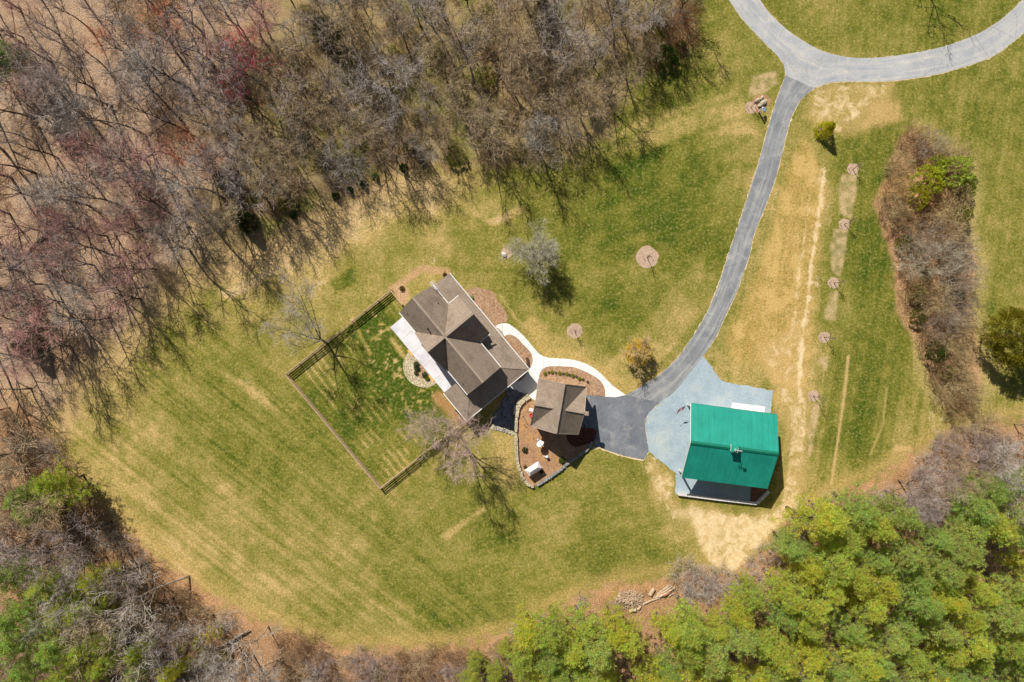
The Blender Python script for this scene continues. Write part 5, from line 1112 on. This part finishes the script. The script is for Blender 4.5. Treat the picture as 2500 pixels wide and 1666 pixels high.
for (x, y) in scatter(LW, 84, T, (-20, 950, 640, 1670), 4000, [(110, 1430, 120), (120, 1570, 150), (250, 1600, 90), (90, 1210, 90)]):
    hh = 11; c = T.choice([GREY, TAN_, LAV]); place(('wide', T.randrange(3)), 'bare_tree', x, y, T.uniform(0, 6), T.uniform(.8, 1.2), pct_label(f'{"tan" if c == TAN_ else "grey"} leafless woodland tree', x, y, 8), 'leafless trees of the lower left woods', vary(T.choice(BARK)), vary(c))
for (x, y) in scatter([(20, 1000), (120, 1080), (200, 1210), (300, 1290), (400, 1390), (560, 1510), (560, 1670), (-20, 1670)], 50, T, (-20, 990, 900, 1670), 4000):
    c = T.choice([TAN_, BROWN, GREY]); place(('brush', T.randrange(2)), 'bare_shrub', x, y, T.uniform(0, 6), T.uniform(.8, 1.4), pct_label('twiggy brown woodland shrub', x, y, 1.5), 'shrubs of the lower left woods', vary(BROWN), vary(c))
place(('gnarl', 0), 'bare_tree', 462, 1407, 2.5, 1.2, 'large pale gnarled bare tree at the field corner of the lower left woods', None, alb(186, 174, 160), alb(214, 206, 194), 0, (-.28, -.08))
place(('gnarl', 0), 'bare_tree', 655, 1530, .6, 1.0, 'pale gnarled bare tree at the bottom edge of the field', None, alb(186, 174, 160), alb(214, 206, 194), 0, (-.10, -.12))
place(('gnarl', 0), 'bare_tree', 430, 1510, 4.4, 1.05, 'pale gnarled bare tree leaning left below the large corner one', None, alb(186, 174, 160), alb(214, 206, 194), 0, (-.25, -.15))
for (x, y, s) in ((520, 1500, .75), (575, 1560, .85), (620, 1600, .8), (690, 1600, .75), (545, 1630, .9), (780, 1640, .6), (900, 1655, .55)):
    place(('wide', T.randrange(3)), 'bare_tree', x, y, T.uniform(0, 6), s, pct_label('pale leafless bottom edge tree', x, y, 8), 'leafless trees of the lower left woods', vary(BARK[2]), vary(GREY))
for (x, y, s) in ((1165, 1640, .55), (1215, 1665, .65), (1235, 1610, .5), (1150, 1680, .6)):
    place(('pine', T.randrange(4)), 'pine_tree', x, y - 55, T.uniform(0, 6), s, pct_label('small green pine crown in the wood', x, y - 55, 6), 'pines of the lower right wood', vary(alb(136, 122, 112)), vary(alb(190, 196, 92), .08))
# brush along the bottom edge and right edge
for (x, y) in scatter([(690, 1560), (780, 1590), (900, 1610), (1040, 1600), (1140, 1590), (1250, 1570), (1270, 1680), (690, 1680)], 36, T, (680, 1550, 1280, 1680), 3000):
    c = T.choice([TAN_, BROWN, alb(168, 138, 104), LAV]); place(('shrub', T.randrange(3)) if T.random() < .5 else ('brush', T.randrange(2)), 'bare_shrub', x, y, T.uniform(0, 6), T.uniform(.7, 1.1), pct_label('twiggy brown edge shrub', x, y, 2), 'shrubs along the bottom edge', vary(BROWN), vary(c))
for (x, y, s) in [(1150, 1625, .6), (1205, 1655, .7), (930, 1645, .5), (1240, 1600, .5)]:
    place(('green', T.randrange(2)), 'green_shrub', x, y, 1, s, pct_label('light green leafy edge shrub', x, y, 1), 'green shrubs along the bottom edge', BROWN, vary(alb(132, 138, 66)))
for (x, y) in scatter([(2130, 1225), (2230, 1165), (2290, 1120), (2360, 1050), (2500, 1040), (2510, 1190), (2360, 1230), (2240, 1260), (2120, 1230)], 38, T, (2050, 1030, 2510, 1260), 3000):
    c = T.choice([GREY, TAN_, LAV, LAV]); place(('shrub', T.randrange(3)) if T.random() < .6 else ('wide', T.randrange(3)), 'bare_shrub' if False else 'bare_tree', x - 14, y - 8, T.uniform(0, 6), T.uniform(.6, .95), pct_label(f'{"tan" if c == TAN_ else "grey"} leafless pinewood edge tree', x, y, 4), 'leafless trees beside the pine wood', vary(BARK[2]), vary(c))
for (x, y, s, kd) in [(1700, 1425, .9, 'shrub'), (1760, 1400, .7, 'shrub'), (1790, 1450, .8, 'shrub'), (1830, 1370, .6, 'brush'), (1990, 1275, .85, 'shrub'), (1960, 1240, .7, 'brush'), (1500, 1480, .6, 'brush'), (2010, 1490, .9, 'shrub'), (1810, 1490, .8, 'shrub'), (1670, 1400, .9, 'shrub'), (1730, 1435, .9, 'brush'), (1830, 1410, .8, 'shrub'), (1870, 1350, .7, 'shrub'), (1900, 1310, .7, 'brush'), (1680, 1450, .7, 'brush'), (1950, 1265, .8, 'shrub'), (2020, 1235, .7, 'shrub'), (1420, 1465, .6, 'brush'), (1330, 1520, .7, 'brush'), (1275, 1550, .7, 'shrub')]:
    place((kd, 0), 'bare_shrub', x, y, x, s, pct_label('grey twiggy pinewood shrub', x, y, 1.5), 'shrubs at the pine wood edge', vary(BROWN), vary(GREY))
# garden plants
row = [(1331, 912.5, 1, 0), (1340, 909.5, 0, 1), (1348, 909, 1, 2), (1357, 910.5, 0, 3), (1366, 911, 1, 4), (1375, 912.5, 0, 5), (1383, 913, 1, 6), (1390.5, 916, 0, 7), (1398.5, 917.5, 1, 8), (1407, 919.5, 0, 9), (1414.5, 924.5, 1, 10), (1423.5, 926.5, 0, 11), (1434.5, 932.5, 0, 12)]
ordn = ['first', 'second', 'third', 'fourth', 'fifth', 'sixth', 'seventh', 'eighth', 'ninth', 'tenth', 'eleventh', 'twelfth', 'thirteenth']
for x, y, big, i in row:
    place(('small', 0), 'garden_shrub', x, y, i, .72 if big else .52, f'{"round bright green" if big else "small grey-green"} shrub, {ordn[i]} from the left in the row behind the garage', 'shrub row behind the garage', BROWN, alb(146, 158, 40) if big else alb(118, 130, 90))
for x, y, c, s, lb in [(982, 699 + 6, alb(110, 98, 40), 1.0, 'small olive shrub on the mulch outside the upper fence corner'), (1086, 671, alb(96, 80, 44), .8, 'small brown shrub at the top corner of the house'), (1281, 1098, alb(70, 88, 40), 1.1, 'loose dark green plant in the garden soil left of the dish'), (1372, 1123, alb(84, 108, 36), 1.3, 'bushy green plant at the shadow edge by the straight garden wall'), (1282, 1140, alb(120, 104, 44), .7, 'faded little plant just left of the small shelter'),
                     (1152, 727, alb(170, 190, 130), .8, 'pale green plant at the house wall beside the porch mulch'), (1016.5, 889, alb(76, 112, 66), 1.0, 'blue-green plant at the upper end of the half circle bed'), (1018, 899, alb(64, 98, 60), 1.1, 'dark green plant second along the half circle bed'), (1037, 915, alb(70, 110, 64), 1.1, 'blue-green plant toward the lower end of the half circle bed'), (1043, 924, alb(140, 148, 40), .9, 'yellow-green plant at the lower end of the half circle bed'), (1016, 911, alb(90, 104, 50), .8, 'olive plant on the inner stone edge of the half circle bed')]:
    place(('small', 0), 'garden_shrub', x, y, x, s, lb, 'plants in the beds', BROWN, c)
# saplings in mulch rings
def sapling(px, py, r, hgt, label, stakes=True, tree=True, seed=1):
    rg = random.Random(seed); c = [(px + r * math.cos(a * .3927) * rg.uniform(.94, 1.06), py + r * math.sin(a * .3927) * rg.uniform(.94, 1.06)) for a in range(16)]
    sheet('mulch_ring', smooth_poly(c, 2), 0.03, M['ring'], R, .7)
    if not tree: return
    t_, w_ = gen_bare(700 + seed, hgt, .75, .45, 6, 3, 2, 1, .3, .8, (30, 70)); o = thing('sapling', label, 'sapling', P(px, py), 'saplings in mulch rings')
    a = part('trunk', t_, M['bark'], o, local=True, fix=False); a.color = (*alb(116, 98, 84), 1); a = part('twigs', w_, M['twig'], o, local=True, fix=False); a.color = (*alb(150, 136, 118), 1)
    if stakes:
        for sx in (-.65, .65):
            b = P(px, py) + Vector((sx, .05, 0)); q = MB(); q.tube([b, b + Vector((0, 0, 1.0))], [.03, .025], 5); part('stake', q, M['darkwood'], o)
for i, (x, y, lb) in enumerate([(2082, 413, 'staked sapling in a mulch ring, topmost of the line left of the hedgerow'), (2061, 548, 'staked sapling second from the top of the line left of the hedgerow'), (2035, 691, 'staked sapling third from the top of the line left of the hedgerow'), (2012, 824, 'staked sapling fourth from the top of the line left of the hedgerow'), (1986, 967, 'staked sapling lowest of the line, nearest the green barn')]):
    sapling(x, y, 14, 3.4, lb, True, True, i)
sapling(1580, 628, 27, 3.8, 'staked sapling in the largest round mulch ring on the lawn left of the drive', True, True, 10); sapling(1403, 808, 19, 2.6, 'staked sapling in the mulch ring on the lawn just above the footpath', True, True, 11)
sapling(1833, 263, 15, 2.6, 'thin sapling in the mulch ring left of the mailbox post', True, True, 12); sapling(1237, 619, 14, 1, '', False, False, 13); sapling(1309, 622, 15, 1, '', False, False, 14)
sheet('mulch_ring', smooth_poly([(1840, 240), (1850, 232), (1868, 232), (1884, 244), (1878, 256), (1866, 264), (1860, 274), (1846, 276), (1834, 262)], 3), 0.022, M['bedmulch'], R, .6)
sheet('mulch_ring', smooth_poly([(1992, 310), (2000, 304), (2010, 318), (2008, 334), (1996, 332), (1990, 320)], 3), 0.022, M['ring'])
# log and brush pile at the pine wood edge
M['log'] = surf('log_bark', alb(226, 200, 168), alb(178, 152, 128), 2, 7, .3)
q = MB(); rng = random.Random(9)
for k in range(260):
    a = rng.uniform(0, 6.28); rr = rng.random() ** .6; c = P(1537 + 34 * rr * math.cos(a), 1463 + 20 * rr * math.sin(a)) + Vector((0, 0, .9 * (1 - rr * rr) * rng.random() + .08)); d = Vector((rng.gauss(0, 1), rng.gauss(0, 1), rng.gauss(0, .25))).normalized(); L = rng.uniform(.5, 1.5)
    q.tube([c - d * L / 2, c + d * L / 2], [rng.uniform(.025, .06)] * 2, 5)
struct('brush_pile', q, M['log'], 'stuff')
for i, (x0, y0, x1, y1, r, z, lb) in enumerate([(1586, 1452, 1596, 1436, .30, .3, 'thick short pale log standing up between brush pile and stacked poles'), (1604, 1450, 1636, 1427, .14, .16, 'topmost long pale pole of the stack at the log pile'), (1602, 1454, 1640, 1431, .14, .18, 'second long pole down in the stack at the log pile'), (1608, 1456, 1646, 1432, .13, .42, 'long pole lying on top of the pole stack'), (1618, 1452, 1634, 1441, .28, .30, 'thick reddish log lying on the lower end of the pole stack'), (1594, 1460, 1620, 1448, .15, .17, 'pale log running down left from the pole stack'), (1570, 1475, 1608, 1460, .14, .15, 'crooked pale log below the brush pile, pointing at the pole stack'),
                                               (1610, 1462, 1628, 1448, .10, .12, 'thin pole along the underside of the pole stack'), (1632, 1456, 1646, 1449, .10, .12, 'lone thin pole right of the thick reddish log'), (1557, 1487, 1563, 1478, .2, .22, 'short thick log right of the round log ends below the brush pile'), (1536, 1492, 1552, 1489, .26, .28, 'stubby orange-brown log lowest below the brush pile'), (1510, 1488, 1522, 1483, .09, .12, 'thin bent log lowest left of the brush pile'), (1549, 1440, 1551, 1456, .08, .55, 'bare forked branch sticking up at the top of the brush pile')]):
    a, b = P(x0, y0) + Vector((0, 0, z)), P(x1, y1) + Vector((0, 0, z)); m_ = a.lerp(b, .5) + Vector((rng.gauss(0, .08), rng.gauss(0, .08), .03)); q = MB(); q.tube([a, a.lerp(m_, .5), m_, m_.lerp(b, .5), b], [r * 1.05, r, r * .97, r * .95, r * .85], 9)
    solo('log', q, M['log'] if i != 4 else plain('red_log', alb(186, 128, 98), .9, .1), a, lb, 'log', 'logs at the log pile')
M['grey_log'] = surf('grey_log', alb(170, 156, 138), alb(132, 118, 102), 2, 6, .3)
for i, (x0, y0, x1, y1, r) in enumerate([(275, 1592, 365, 1535, .16), (300, 1612, 415, 1512, .2), (275, 1570, 335, 1530, .12), (520, 1590, 610, 1535, .2), (210, 1640, 300, 1560, .14), (60, 625, 130, 560, .16), (20, 660, 95, 620, .14), (90, 590, 150, 640, .12), (505, 172, 545, 172, .2), (440, 130, 475, 104, .14), (1470, 1540, 1500, 1541, .14), (1650, 1452, 1656, 1456, .22)]):
    q = MB(); a, b = P(x0, y0) + Vector((0, 0, r)), P(x1, y1) + Vector((0, 0, r + .35)); m_ = a.lerp(b, .5) + Vector((rng.gauss(0, .2), rng.gauss(0, .2), 0)); q.tube([a, a.lerp(m_, .5), m_, m_.lerp(b, .5), b], [r, r * .95, r * .9, r * .8, r * .6], 8)
    solo('fallen_log', q, M['grey_log'], a, pct_label('fallen grey trunk on the woodland floor', (x0 + x1) / 2, (y0 + y1) / 2, 0), 'log', 'fallen trunks in the woods')
print('pines', npine, 'objects', len(bpy.data.objects))
